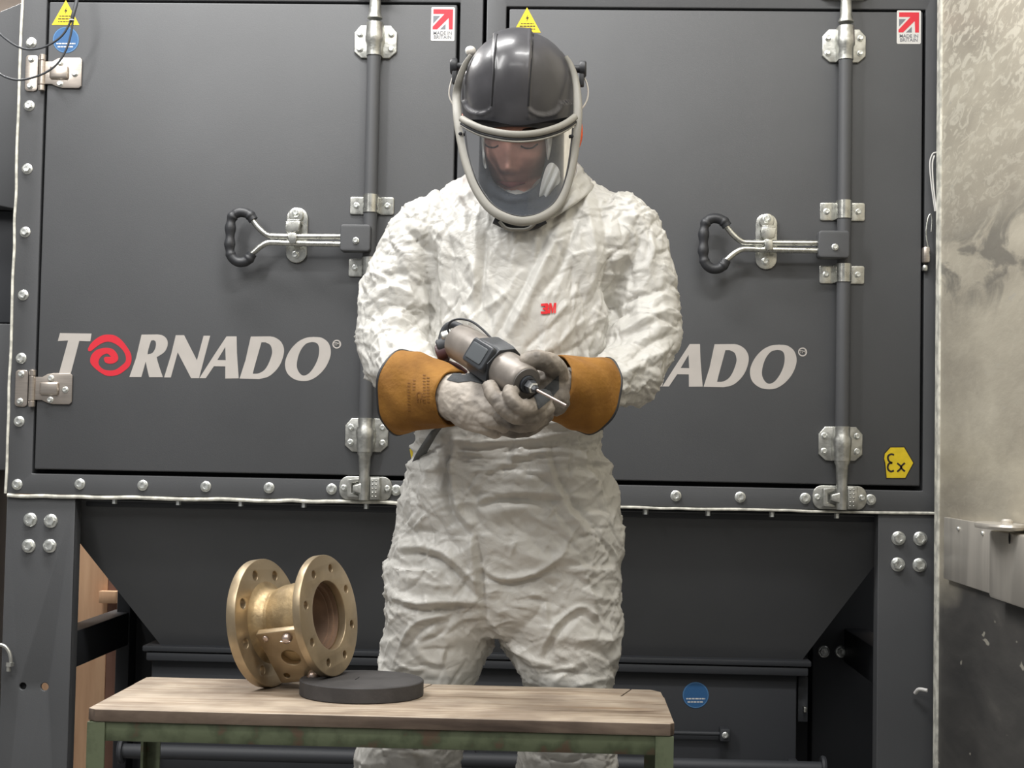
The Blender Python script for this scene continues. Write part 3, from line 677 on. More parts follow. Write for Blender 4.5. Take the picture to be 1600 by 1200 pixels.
# local frame: X=-side, Z=up, -Y = axis
def vm(c, roll=0):
    Mx = Matrix(((-sd.x,-ax.x,upv.x,c.x),(-sd.y,-ax.y,upv.y,c.y),(-sd.z,-ax.z,upv.z,c.z),(0,0,0,1)))
    return Mx @ Matrix.Rotation(roll, 4, 'Y')
def flange(c, R, bore, th, nh, rp, rh, roll, back):
    loops = [circ(0,0,R,80), circ(0,0,bore,60)]+[circ(rp*math.cos(2*math.pi*(i+.5)/nh), rp*math.sin(2*math.pi*(i+.5)/nh), rh, 16) for i in range(nh)]
    me = shape_mesh(loops, th, 0, .0012); me.transform(Matrix.Translation((0,-th if back else 0,0))); me.transform(vm(c, roll))
    return fin('flange', fix(me), M['bronze'], V_, angle=40)
flange(cL, RL, .048, .0155, 8, .0765, .0075, R_(4), False)      # from cL backwards
flange(cR, RR, .0515, .0125, 8, .0715, .0062, R_(-6), False)
L = (cR-cL).length
Ma = vm(cL) @ Matrix.Rotation(R_(90), 4, 'X')   # lathe z -> -Y = axis
outer = [(.064,-.001),(.056,.003),(.051,.008),(.0485,.015),(.0475,.021),(.0495,.026),(.0525,.036),(.0545,.055),(.0555,L-.0135)]
inner = [(.0525,L-.0132),(.0525,L-.0136),(.0505,L-.021),(.0455,L-.0215),(.0455,L-.029),(.0430,L-.030),(.043,.028),(.044,.0),(.044,-.0145),(.046,-.0145)]
nv = len(outer)
fin('valve_body', fix(pmesh(*lathe(outer+[(.0515,L-.0130),(.0515,L-.020),(.0480,L-.0205),(.0480,.0),(.0465,-.012)], 64, Ma, True))), M['bronze_cast'], V_, angle=50)
fin('bore', fix(pmesh(*lathe([(.0500,L-.013),(.0500,L-.019),(.0462,L-.0195),(.0462,L-.026),(.0440,L-.0265),(.0440,-.012),(.0458,-.012),(.0458,L-.021),(.0512,L-.0205),(.0512,L-.013)], 64, Ma, True))), M['bore'], V_, angle=40)
# pad plate: centre found from the photograph
nrm = (sd*.80-upv*.60).normalized(); vv = nrm.cross(ax); vv = vv if vv.z < 0 else -vv
cm = cL+ax*(L*.50-.002)
pc = cm+nrm*.060+vv*.021
Mp = Matrix(((ax.x,-nrm.x,-vv.x,pc.x),(ax.y,-nrm.y,-vv.y,pc.y),(ax.z,-nrm.z,-vv.z,pc.z),(0,0,0,1)))
hx, hz = .0375, .050
me = shape_mesh([rrect(-hx,hx,-hz,hz,.004,3), circ(0,-.002,.0150,32), circ(-.022,-.036,.0052,14)], .010, 0, .001); me.transform(Mp)
pl_ = fin('side_pad', fix(me), M['bronze'], V_, angle=40)
bm = bmesh.new(); bm_box(bm, -hx+.004, hx-.004, .0098, .032, -hz+.006, hz-.006, .004, 2, Mp); fin('pad_neck', bm_mesh(bm), M['bronze_cast'], V_, angle=40)
def screw(lx, lz, r, h=.006):
    me = fix(pmesh(*lathe([(r*.98,0),(r,h*.4),(r*.8,h*.85),(r*.35,h),(.0001,h)], 20)))
    me.transform(Matrix.Rotation(R_(90), 4, 'X'))
    bm = bmesh.new(); bm.from_mesh(me); bm_box(bm, -r*1.0, r*1.0, -h*1.08, -h*.9, -r*.09, r*.09, 0)
    bm.to_mesh(me); bm.free(); me.transform(Mp @ Matrix.Translation((lx,0,lz)) @ Matrix.Rotation(random.uniform(0,3),4,'Y')); return fin('screw', me, M['screw'], V_, angle=50)
screw(.012,.038,.0078,.010); screw(-.024,.040,.0052,.003); screw(.023,-.038,.0085,.012)

# ================= person =================
# --- vectorised noise ---
def _hash(ix, iy, iz, s):
    h = (ix.astype(np.int64)*73856093) ^ (iy.astype(np.int64)*19349663) ^ (iz.astype(np.int64)*83492791) ^ (s*2654435761)
    h = (h ^ (h >> 13))*1274126177; h = h & 0xffffffff; h = (h ^ (h >> 16))*2246822519 & 0xffffffff
    return (h ^ (h >> 15)) & 0xffffff
def perlin(P, s=0):
    I = np.floor(P).astype(np.int64); Fr = P-I; Uf = Fr**3*(Fr*(Fr*6-15)+10); out = 0
    for dx in (0,1):
        for dy in (0,1):
            for dz in (0,1):
                h = _hash(I[:,0]+dx, I[:,1]+dy, I[:,2]+dz, s)
                gx = ((h & 255)/127.5-1); gy = (((h >> 8) & 255)/127.5-1); gz = (((h >> 16) & 255)/127.5-1)
                d = gx*(Fr[:,0]-dx)+gy*(Fr[:,1]-dy)+gz*(Fr[:,2]-dz)
                wgt = (Uf[:,0] if dx else 1-Uf[:,0])*(Uf[:,1] if dy else 1-Uf[:,1])*(Uf[:,2] if dz else 1-Uf[:,2])
                out = out+wgt*d
    return out
def facet(P, s=0):
    """crumpled-sheet height: distance to the nearest scattered point, sharp where cells meet, tilted per cell"""
    I = np.floor(P).astype(np.int64); best = np.full(len(P), 9.); b2 = np.full(len(P), 9.); til = np.zeros(len(P))
    for dx in (-1,0,1):
        for dy in (-1,0,1):
            for dz in (-1,0,1):
                cx, cy, cz = I[:,0]+dx, I[:,1]+dy, I[:,2]+dz; h = _hash(cx, cy, cz, s)
                q = np.stack([cx+(h & 255)/255., cy+((h >> 8) & 255)/255., cz+((h >> 16) & 255)/255.], 1)
                v = P-q; d = np.sqrt((v**2).sum(1))
                m = d < best; b2 = np.where(m, best, np.minimum(b2, d)); best = np.where(m, d, best)
    return best, b2
def crease(P, s, k=.55, g=.9):
    I = np.floor(P).astype(np.int64); best = np.full(len(P), 9.)
    for dx in (-1,0,1):
        for dy in (-1,0,1):
            for dz in (-1,0,1):
                cx, cy, cz = I[:,0]+dx, I[:,1]+dy, I[:,2]+dz; h = _hash(cx, cy, cz, s); h2 = _hash(cx, cy, cz, s+101)
                q = np.stack([cx+(h & 255)/255., cy+((h >> 8) & 255)/255., cz+((h >> 16) & 255)/255.], 1); v = P-q
                gr = np.stack([(h2 & 255)/127.5-1, ((h2 >> 8) & 255)/127.5-1, ((h2 >> 16) & 255)/127.5-1], 1)
                best = np.minimum(best, g*(gr*v).sum(1)+k*2*(v**2).sum(1)+((h >> 24) & 255)/255.*.3)
    return np.clip(best, -1.2, 1.2)
def ridge(P, s, p=1.): return 1-np.abs(perlin(P, s))*2.2
def vnormals(me):
    n = len(me.vertices); a = np.empty(n*3, np.float32); me.vertex_normals.foreach_get('vector', a); return a.reshape(-1,3).astype(float)
def getco(me):
    n = len(me.vertices); a = np.empty(n*3, np.float32); me.vertices.foreach_get('co', a); return a.reshape(-1,3).astype(float)
def setco(me, c): me.vertices.foreach_set('co', c.astype(np.float32).ravel()); me.update()
def pjn(C):
    d = C-CAM; z = d@_fw; return 800+F_PX*(d@_rt)/z, 600-F_PX*(d@_up)/z
def remesh(parts, voxel, smooth=3, factor=.5):
    me = join(parts); o = link(bpy.data.objects.new('tmp', me))
    m = o.modifiers.new('r', 'REMESH'); m.mode = 'VOXEL'; m.voxel_size = voxel; m.adaptivity = 0
    if smooth: k = o.modifiers.new('s', 'SMOOTH'); k.factor = factor; k.iterations = smooth
    dg = bpy.context.evaluated_depsgraph_get(); out = bpy.data.meshes.new_from_object(o.evaluated_get(dg)); bpy.data.objects.remove(o); out.materials.clear(); return out
def limb(path, n=24, k=5, up=(0,1,0)):
    """path of (px, py, Y, r_side, r_depth) -> closed tapered tube with elliptical sections"""
    C = [U(a,b,Y) for a,b,Y,_,_ in path]; P = smooth_path(C, k)
    R1 = [p[3] for p in path]; R2 = [p[4] for p in path]; m = len(P); V = []; Fc = []
    for i, p in enumerate(P):
        t = i/k; j = min(int(t), len(path)-2); f = t-j; f = f*f*(3-2*f)
        r1 = R1[j]*(1-f)+R1[j+1]*f; r2 = R2[j]*(1-f)+R2[j+1]*f
        tg = (P[min(i+1,m-1)]-P[max(i-1,0)]).normalized(); u = Vector(up); u = (u-tg*u.dot(tg)).normalized(); w_ = tg.cross(u)
        for q in range(n):
            a = 2*math.pi*q/n; V.append(p+u*(r2*math.cos(a))+w_*(r1*math.sin(a)))
    for i in range(m-1):
        for q in range(n): Fc.append((i*n+q, i*n+(q+1) % n, (i+1)*n+(q+1) % n, (i+1)*n+q))
    c0 = len(V)
    e0 = (P[0]-P[1]).normalized()*R1[0]*.5; e1 = (P[-1]-P[-2]).normalized()*R1[-1]*.5
    V.append(P[0]+e0); V.append(P[-1]+e1)
    for q in range(n): Fc.append(((q+1) % n, q, c0)); Fc.append(((m-1)*n+q, (m-1)*n+(q+1) % n, c0+1))
    return V, Fc
def trunk(rows, n=64, e=2.3):
    """rows of (py, xl, xr, Yc, half_depth) as seen in the photograph"""
    V = []; Fc = []
    cs = []
    for py, xl, xr, Yc, hd in rows:
        a = U(xl,py,Yc); b = U(xr,py,Yc); cs.append(((a.x+b.x)/2, Yc, (a.z+b.z)/2, (b.x-a.x)/2, hd, (b.z-a.z)/2))
    A = np.array(cs); m0 = len(A); m = (m0-1)*4+1; ti = np.linspace(0, m0-1, m)
    B = np.array([[c for c in smooth_row] for smooth_row in np.stack([np.interp(ti, range(m0), A[:,k]) for k in range(6)], 1)])
    for cx, cy, cz, rx, hd, tz in B:
        for q in range(n):
            a = 2*math.pi*q/n; ca, sa = math.cos(a), math.sin(a)
            x = math.copysign(abs(ca)**(2/e), ca); y = math.copysign(abs(sa)**(2/e), sa)
            V.append(Vector((cx+rx*x, cy+hd*y, cz+tz*x)))
    for i in range(m-1):
        for q in range(n): Fc.append((i*n+q, i*n+(q+1) % n, (i+1)*n+(q+1) % n, (i+1)*n+q))
    Fc.append(tuple(range(n))[::-1]); Fc.append(tuple((m-1)*n+q for q in range(n)))
    return V, Fc
TR = [(236,772,880,-.735,.045),(262,748,904,-.737,.050),(284,722,925,-.745,.060),(300,694,955,-.752,.076),(320,664,990,-.762,.094),(345,645,1010,-.770,.108),(375,642,1015,-.778,.118),
      (410,650,1005,-.78,.122),(450,664,975,-.783,.126),(500,672,955,-.788,.130),(560,668,950,-.79,.134),(620,658,944,-.79,.134),(665,652,938,-.79,.130),(700,648,941,-.79,.132),(750,638,955,-.785,.134),
      (800,624,966,-.78,.134),(838,614,976,-.78,.134),(870,610,974,-.78,.132),(900,607,971,-.78,.128),(940,604,971,-.78,.120),(972,602,971,-.78,.105),(988,603,968,-.78,.09)]
LG = [(880,608,786,-.78,.120),(930,603,782,-.785,.112),(985,599,777,-.79,.104),(1005,596,770,-.79,.100),(1035,592,757,-.795,.096),(1065,588,746,-.795,.093),(1110,576,736,-.795,.092),(1165,561,723,-.795,.090),(1205,552,717,-.79,.088),(1300,550,708,-.785,.080),(1420,548,700,-.775,.078),(1530,552,694,-.77,.074),(1620,556,688,-.77,.074),(1640,560,684,-.77,.07)]
RG = [(880,768,972,-.78,.120),(930,770,972,-.785,.112),(975,772,971,-.79,.106),(1000,779,969,-.79,.102),(1030,800,964,-.795,.097),(1075,827,956,-.795,.092),(1120,824,957,-.795,.090),(1170,814,962,-.795,.090),(1205,808,962,-.79,.088),(1300,812,965,-.785,.080),(1420,820,968,-.775,.078),(1530,824,965,-.77,.074),(1620,826,962,-.77,.074),(1640,830,958,-.77,.07)]
AL = [(705,342,-.79,.050,.060),(668,366,-.79,.060,.066),(640,415,-.79,.063,.066),(624,470,-.80,.063,.064),(619,525,-.82,.061,.062),(628,572,-.88,.052,.056),(655,598,-.94,.042,.044),(690,610,-1.00,.032,.034),(715,615,-1.03,.028,.028)]
AR = [(945,340,-.79,.050,.060),(982,364,-.79,.060,.066),(1000,420,-.79,.058,.066),(1004,480,-.80,.060,.064),(1004,535,-.83,.062,.062),(988,578,-.87,.053,.052),(952,597,-.925,.044,.042),(928,606,-.965,.034,.034),(895,606,-1.01,.028,.028),(875,604,-1.03,.026,.026)]
P_ = root('person', 'person in crumpled white coverall, grey face-shield helmet and orange-cuffed gloves working with a hand tool', 'person', (-.0,-.78,0))
suit = remesh([trunk(TR), trunk(LG), trunk(RG), limb(AL), limb(AR)], .0029, 5)
# displacement: big folds, crumples, creases
C = getco(suit); Nn = vnormals(suit)
px, py = pjn(C); frontal = np.clip(-Nn[:,1]*2.0+.25, 0, 1)
wz = C.copy()
# stretch the noise domain by region: folds run down the chest, across the hips and thighs, around sleeves
low = np.clip((py-620)/120, 0, 1)
Q = np.stack([C[:,0]*(1.35-.45*low), C[:,1], C[:,2]*(.62+.75*low)], 1)
warp = np.stack([perlin(Q*7+11, 1), perlin(Q*7+23, 2), perlin(Q*7+37, 3)], 1)
h = np.zeros(len(C))
h += .0070*(ridge(Q*5.0+warp*.9, 5)-.62)
mk = np.clip(perlin(C*5, 12)*2.0+.75, .35, 1); mk2 = np.clip(perlin(C*7, 14)*2.2+.55, .1, 1)
h += .0095*crease(Q*9+warp*.9, 7, .5, .8)
h += .0060*mk*crease(Q*19+warp*1.2, 8, .45, .9)
h += .0027*mk2*crease(Q*42+warp*1.6, 9, .45, .9)
# hundreds of short sharp creases, each a curved line with a crest, running as cloth creases do there
from mathutils.kdtree import KDTree
kd = KDTree(len(C))
for i_, c_ in enumerate(C.tolist()): kd.insert(c_, i_)
kd.balance(); rg = np.random.RandomState(11)
cand = rg.choice(np.where((Nn[:,1] < .35) & (C[:,2] > .45))[0], 2900, replace=False)
isarm = (px < 668) & (py < 640) | (px > 955) & (py < 650)
for ci in cand:
    n_ = Nn[ci]; L_ = rg.uniform(.018, .085)*(1 if rg.rand() < .8 else 1.5); wd_ = rg.uniform(.0019, .0044)*(.7+L_*6)
    if isarm[ci]: ang = rg.normal(0 if px[ci] > 800 else 0, .75)+(.35 if px[ci] > 800 else -.35)
    elif py[ci] < 600: ang = rg.normal(1.25, .5) if px[ci] > 810 else rg.normal(1.75, .45)
    elif py[ci] < 800: ang = rg.normal(.0, .8)
    else: ang = rg.normal(0.25 if px[ci] < 770 else -.25, .75)
    hz = np.cross([0,0,1.], n_); hz /= (np.linalg.norm(hz)+1e-6); vt = np.cross(n_, hz)
    t_ = hz*math.cos(ang)+vt*math.sin(ang); b_ = np.cross(n_, t_)
    hh_ = rg.uniform(.0012, .0038)*(1 if rg.rand() < .62 else -1)*min(1, .45+L_*9); cv = rg.normal(0, 4.5)
    ids = [q_[1] for q_ in kd.find_range(C[ci].tolist(), L_*.5+wd_*2)]
    v_ = C[ids]-C[ci]; a_ = v_@t_; d_ = v_@b_+cv*a_*a_; e_ = np.clip(1-(2*a_/L_)**2, 0, 1)
    side_ = np.where(d_ > 0, 1.9, .75)      # one flank steep, the other long
    h[ids] += hh_*e_**.6*np.exp(-np.abs(d_)*side_/wd_)
h -= h.mean()
h *= 1-.85*np.exp(-(((px-856)/22)**2+((py-482)/20)**2)**2)*frontal
amp = np.clip((py-225)/60, .15, 1)
h *= amp
# folds read from the photograph: (pixels..., width px, height m)
FD = [
 ([(635,359),(655,378),(670,401),(676,450),(682,500),(686,530)],7,-.013),([(622,392),(645,405),(655,440),(664,490)],8,.007),
 ([(956,401),(950,430),(949,456),(955,480),(960,500)],6,-.013),([(958,496),(972,488),(985,486)],6,-.010),([(955,540),(990,520),(1030,500)],8,-.006),([(948,470),(930,520),(945,560)],7,.006),
 ([(760,360),(756,420),(750,490)],5,-.008),([(742,350),(744,420),(738,490)],6,.007),([(722,335),(728,380),(742,430),(745,460)],7,.006),([(700,330),(704,400),(708,470),(706,520)],7,-.006),([(688,360),(692,430),(695,500)],7,.006),
 ([(884,330),(868,375),(840,430),(812,490),(790,530)],8,.008),([(872,325),(850,380),(822,440),(795,490),(776,525)],6,-.007),([(898,330),(890,380),(868,430),(845,460)],7,-.006),
 ([(930,300),(945,340),(950,400)],7,-.006),([(915,305),(925,360),(930,420),(912,470)],8,.006),([(985,345),(1000,375),(985,420),(990,450)],6,-.007),([(1010,360),(1020,390),(1012,420)],6,.006),
 ([(880,490),(850,520),(820,545)],6,-.006),([(910,500),(880,530),(850,552)],6,.006),([(935,510),(905,540),(870,556)],6,-.006),([(900,455),(865,500),(838,540)],5,.005),
 ([(792,455),(770,475),(755,480)],6,.006),([(800,300),(806,340),(800,420)],12,.006),
 ([(575,520),(610,500),(650,510)],7,.007),([(580,500),(610,478),(645,490),(668,520)],7,-.007),([(585,560),(610,540),(640,548)],6,-.006),([(600,440),(625,425),(655,450)],7,-.006),([(592,455),(620,450),(650,470)],7,.006),([(625,400),(640,430),(660,440)],6,.006),
 ([(1055,520),(1020,535),(985,560)],7,-.008),([(1050,545),(1015,560),(985,580)],7,.007),([(1045,450),(1010,462),(975,470)],6,-.006),([(1050,480),(1010,500),(965,520)],7,.007),([(1030,590),(1000,575),(965,585)],7,.006),
 ([(713,689),(707,732),(718,797),(744,827)],6,.011),([(702,689),(696,735),(706,800),(735,836)],5,-.011),([(744,827),(750,870),(756,930),(760,985)],6,-.011),([(736,830),(738,880),(745,940)],6,.008),
 ([(748,790),(780,783),(817,781),(850,786),(884,783)],7,-.010),([(755,778),(800,770),(850,770),(880,776)],7,.008),([(750,800),(800,797),(850,800)],14,.006),
 ([(752,888),(783,905),(830,898),(860,880),(884,858)],5,.010),([(752,898),(785,914),(832,907),(870,885)],5,-.009),
 ([(862,690),(872,740),(900,790),(935,832),(958,868)],6,-.008),([(850,700),(862,750),(888,800),(920,840)],6,.007),([(800,735),(840,745),(870,765)],5,-.005),([(900,690),(930,760),(950,800)],6,.005),
 ([(627,868),(655,866),(686,877),(712,900),(730,920),(755,940)],6,-.012),([(630,855),(665,855),(700,868),(728,895),(752,915)],6,.009),
 ([(601,938),(648,953),(690,952),(720,948),(760,956)],6,-.010),([(604,928),(648,941),(700,940),(755,942)],6,.007),
 ([(622,1020),(636,990),(655,970),(690,962),(720,958)],4,.008),([(632,1030),(648,998),(668,978),(700,970)],4,-.006),
 ([(843,1022),(858,992),(872,970),(908,948),(935,965),(948,985)],4,.007),([(850,1030),(866,998),(880,978),(910,960)],5,-.006),
 ([(770,975),(800,1008),(830,1028),(862,1040)],5,.008),([(768,990),(796,1020),(826,1042)],5,-.007),([(820,930),(850,935),(855,990)],4,.006),
 ([(660,740),(640,790),(625,830)],7,-.007),([(690,700),(670,745),(655,800)],7,.007),([(680,800),(700,840),(720,860)],6,-.006),([(620,845),(650,830),(690,835)],7,-.006),
 ([(600,1180),(640,1172),(700,1180)],5,-.006),([(830,1175),(880,1190),(940,1180)],5,-.006),([(612,990),(660,1040),(700,1045)],5,-.004),([(700,1005),(690,1030),(700,1055)],4,.005),
 ([(900,900),(935,930),(940,990)],5,-.005),([(880,870),(905,880),(925,925),(930,960)],5,.005)]
for pts, wd, hh in FD:
    P2 = np.array([(v.x, v.y) for v in smooth_path([Vector((a,b,0)) for a,b in pts], 4)])
    sel = np.where((px > P2[:,0].min()-4*wd) & (px < P2[:,0].max()+4*wd) & (py > P2[:,1].min()-4*wd) & (py < P2[:,1].max()+4*wd) & (frontal > .02))[0]
    if not len(sel): continue
    q = np.stack([px[sel], py[sel]], 1); dm_ = np.full(len(sel), 1e9); tt = np.zeros(len(sel))
    for i in range(len(P2)-1):
        a, b = P2[i], P2[i+1]; ab = b-a; t = np.clip(((q-a)@ab)/(ab@ab+1e-9), 0, 1); d = np.linalg.norm(q-a-t[:,None]*ab, axis=1)
        m = d < dm_; dm_ = np.where(m, d, dm_); tt = np.where(m, (i+t)/(len(P2)-1), tt)
    prof = np.exp(-(dm_/wd)**1.4)*np.sin(np.clip(tt, .04, .96)*math.pi)**.45
    h[sel] += .95*hh*prof*frontal[sel]
setco(suit, C+Nn*h[:,None])
def suit_mat():
    m = bpy.data.materials.new('white crumpled coverall'); m.use_nodes = True; nt = m.node_tree; N = nt.nodes; L = nt.links; b = N['Principled BSDF']
    b.inputs['Base Color'].default_value = srgb(200,198,192); b.inputs['Roughness'].default_value = .42; b.inputs['Specular IOR Level'].default_value = .5
    geo = N.new('ShaderNodeNewGeometry')
    n0 = N.new('ShaderNodeTexNoise'); n0.inputs['Scale'].default_value = 9; n0.inputs['Detail'].default_value = 2; L.new(geo.outputs['Position'], n0.inputs['Vector'])
    ad = N.new('ShaderNodeMix'); ad.data_type = 'RGBA'; ad.inputs[0].default_value = .10; L.new(geo.outputs['Position'], ad.inputs[6]); L.new(n0.outputs['Color'], ad.inputs[7])
    prev = None
    for sc, st, di in ((55, .40, .003), (140, .22, .0012)):
        v = N.new('ShaderNodeTexVoronoi'); v.feature = 'DISTANCE_TO_EDGE'; v.inputs['Scale'].default_value = sc; L.new(ad.outputs[2], v.inputs['Vector'])
        bp = N.new('ShaderNodeBump'); bp.inputs['Strength'].default_value = st; bp.inputs['Distance'].default_value = di; L.new(v.outputs['Distance'], bp.inputs['Height'])
        if prev: L.new(prev.outputs[0], bp.inputs['Normal'])
        prev = bp
    L.new(prev.outputs[0], b.inputs['Normal']); return m
M['suit'] = suit_mat()
suit_bvh_me = suit.copy()
def bvh_of(me):
    C = getco(me); return BVHTree.FromPolygons([tuple(c) for c in C], [tuple(p.vertices) for p in me.polygons])
BV = bvh_of(suit_bvh_me)
suit_o = fin('coverall', suit, M['suit'], P_, smooth=True)
def hit(bv, x, y, off):
    o = Vector(CAM); d = (U(x,y,-1)-o).normalized(); loc, nr, _, _ = bv.ray_cast(o, d)
    if loc is None: return None
    if nr.dot(d) > 0: nr = -nr
    return loc+nr*off
def project_mesh(name, me, bv, off, mt, parent, th=True):
    """me has pixel coordinates in x,y; laid onto the surface behind it"""
    bad = []
    for v in me.vertices:
        p = hit(bv, v.co.x, v.co.y, off)
        if p is None: bad.append(v.index); p = Vector((0,0,-9))
        v.co = p
    if bad:
        bm = bmesh.new(); bm.from_mesh(me); bm.verts.ensure_lookup_table(); bmesh.ops.delete(bm, geom=[bm.verts[i] for i in bad], context='VERTS'); bm.to_mesh(me); bm.free()
    return fin(name, me, mt, parent)
def patch_mesh(poly, step=1.5):
    """triangulated grid clipped to the polygon (pixels)"""
    x0 = min(p[0] for p in poly); x1 = max(p[0] for p in poly); y0 = min(p[1] for p in poly); y1 = max(p[1] for p in poly)
    bm = bmesh.new(); vs = [bm.verts.new((a,b,0)) for a,b in poly]; bm.faces.new(vs)
    for ax_, lo, hi in ((0,x0,x1),(1,y0,y1)):
        t = lo+step
        while t < hi:
            co = (t,0,0) if ax_ == 0 else (0,t,0); no = (1,0,0) if ax_ == 0 else (0,1,0)
            bmesh.ops.bisect_plane(bm, geom=bm.verts[:]+bm.edges[:]+bm.faces[:], plane_co=co, plane_no=no); t += step
    bmesh.ops.triangulate(bm, faces=bm.faces); me = bpy.data.meshes.new('p'); bm.to_mesh(me); bm.free(); return me
M['logo_red'] = mat('red print', srgb(222,30,38), .6)
# chest mark
def glyph(polys):
    for q in polys: project_mesh('logo_letter', patch_mesh(q, 1.2), BV, .0020, M['logo_red'], suit_o)
glyph([[(845,475),(855,474),(857,477),(857,481),(855,483),(857.5,485),(857,489.5),(854,491),(845.5,491),(844.5,487),(851.5,487),(852,484.6),(848,484.4),(848,481.4),(851.5,481),(851.5,478.4),(845,478.8)],
       [(857.8,474),(861.2,473.9),(863.3,483.5),(865.4,473.6),(868.9,473.5),(868.1,489.7),(865.7,489.8),(866.1,479),(864.0,489.8),(862.1,489.9),(860.2,479.2),(859.7,490.1),(857.0,490.3)]])

# --- head and hidden body: one continuous skin mesh ---
M['skin'] = mat('skin', srgb(206,150,132), .5, var=.10, var_scale=35, bump=.2, bump_scale=200)
def ellipsoid(c, r, nu=64, nv=48, rot=None, fn=None):
    V = []; Fc = []
    for i in range(nv+1):
        ph = math.pi*i/nv
        for j in range(nu):
            th = 2*math.pi*j/nu; d = Vector((math.sin(ph)*math.cos(th), math.sin(ph)*math.sin(th), math.cos(ph)))
            p = Vector((d.x*r[0], d.y*r[1], d.z*r[2]))
            if fn: p = fn(p, d)
            if rot: p = rot @ p
            V.append(p+Vector(c))
    for i in range(nv):
        for j in range(nu): Fc.append((i*nu+j, i*nu+(j+1) % nu, (i+1)*nu+(j+1) % nu, (i+1)*nu+j))
    return V, Fc
HC = U(806,208,-.790); TILT = Matrix.Rotation(R_(24), 3, 'X') @ Matrix.Rotation(R_(-4), 3, 'Z')
def face(p, d):
    x, y, z = p
    g = lambda cx, cz, sx, sz: math.exp(-((x-cx)/sx)**2-((z-cz)/sz)**2)
    if z < -.02: k = min(1, (-.02-z)/.10); p.x *= 1-.30*k; y *= 1-.10*k
    f = 0
    if y < 0:
        f += .012*g(0,.028,.05,.012)                         # brow
        f -= .013*(g(-.031,.006,.018,.013)+g(.031,.006,.018,.013))   # sockets
        f += .006*(g(-.031,.003,.013,.008)+g(.031,.003,.013,.008))   # lids
        f += .024*g(0,-.034,.0105,.013)+.012*g(0,-.008,.0085,.026)+.008*(g(-.013,-.038,.007,.008)+g(.013,-.038,.007,.008))  # nose
        f -= .004*g(0,-.049,.006,.006)
        f += .007*g(0,-.061,.022,.006)+.008*g(0,-.071,.019,.006)-.006*g(0,-.066,.024,.0028)   # lips
        f += .010*g(0,-.098,.022,.016)-.004*g(0,-.083,.02,.007)      # chin
        f += .005*(g(-.045,-.02,.02,.02)+g(.045,-.02,.02,.02))     # cheeks
    p.y = y-f; return p
head = ellipsoid(HC, (.076,.098,.122), 96, 96, TILT, face)
ears = [ellipsoid(HC+TILT @ Vector((s*.077,.008,-.006)), (.008,.020,.032), 16, 16, TILT) for s in (-1,1)]
inner = [trunk([(a, (l+r)/2-(r-l)*.36, (l+r)/2+(r-l)*.36, y_, hd*.72) for a,l,r,y_,hd in T]) for T in (TR, LG, RG)]
arms_in = [limb([(a,b,y_,r1*.6,r2*.6) for a,b,y_,r1,r2 in A_]) for A_ in (AL, AR)]
neck = limb([(806,235,-.770,.058,.060),(810,290,-.770,.060,.060),(812,340,-.775,.07,.07)])
body = remesh([head]+ears+inner+arms_in+[neck], .0026 if False else .0032, 2)
fin('body', body, M['skin'], P_, smooth=True)
M['brow'] = mat('dark hair', srgb(66,50,44), .7)
hb = bvh_of(bpy.data.objects['body'].data); 
# eyebrows and closed eye lines follow the skin
def on_face(pts):
    out = []
    for x, z in pts:
        o = HC+TILT @ Vector((x,-.25,z)); d = TILT @ Vector((0,1,0)); off = wloc(bpy.data.objects['body'])
        loc, nr, _, _ = hb.ray_cast(o-off, d); out.append((loc+off if loc else HC+TILT @ Vector((x,-.1,z))))
    return out
for s in (-1,1):
    tube('eyebrow', on_face([(s*.014,.020),(s*.026,.026),(s*.040,.025),(s*.048,.019)]), .0030, M['brow'], P_, n=8)
    tube('eyelashes', on_face([(s*.018,-.001),(s*.026,-.005),(s*.036,-.005),(s*.044,.000)]), .0014, M['brow'], P_, n=6)
M['lips'] = mat('lips', srgb(160,92,86), .45)
lp2 = on_face([(-.023,-.066),(-.010,-.0655),(0,-.067),(.010,-.0655),(.023,-.066)])
tube('lips', lp2, lambda t: .0016+.0042*math.sin(max(.02,min(.98,t))*math.pi), M['lips'], P_, n=10)

# --- helmet ---
M['shell'] = mat('scuffed dark grey helmet shell', srgb(66,65,68), .36, 0., var=.16, var_scale=16, bump=.1, bump_scale=90, rvar=.10, coat=.25)
M['hframe'] = mat('warm grey plastic frame', srgb(136,133,125), .5, var=.05, var_scale=12, bump=.15, bump_scale=200)
M['hdark'] = mat('dark rubber trim', srgb(44,45,48), .5)
M['cloth_dark'] = mat('dark grey face seal fabric', srgb(50,54,60), .9, bump=.6, bump_scale=90, bump_dist=.003, var=.15, var_scale=20)
M['orange'] = mat('orange ear cup', srgb(238,92,34), .45)
M['white_plastic'] = mat('white plastic', srgb(214,208,198), .4)
YH = -.800; HCn = U(811,140,YH)
S_ = 2400/(3.33+YH)   # px per metre there
def shell_pt(u, v):
    """u azimuth (0 = facing the camera), v elevation -1..1"""
    el = v*math.pi/2; cz = math.sin(el); cr = math.cos(el)
    rz = .0985 if cz > 0 else .160
    e = 2.25; sx = math.sin(u)*cr; sy = -math.cos(u)*cr
    return Vector((HCn.x+.0965*sx, HCn.y+(.130 if sy < 0 else .112)*sy, HCn.z+rz*cz))
def sstep(a, b, x): t = max(0., min(1., (x-a)/(b-a))); return t*t*(3-2*t)
nu, nv = 200, 130; V = []; Fc = []; keep = []
def brim_y(x):   # lower rim seen in the photograph as a shallow arc
    t = (x-811)/90; return 209-27*t*t
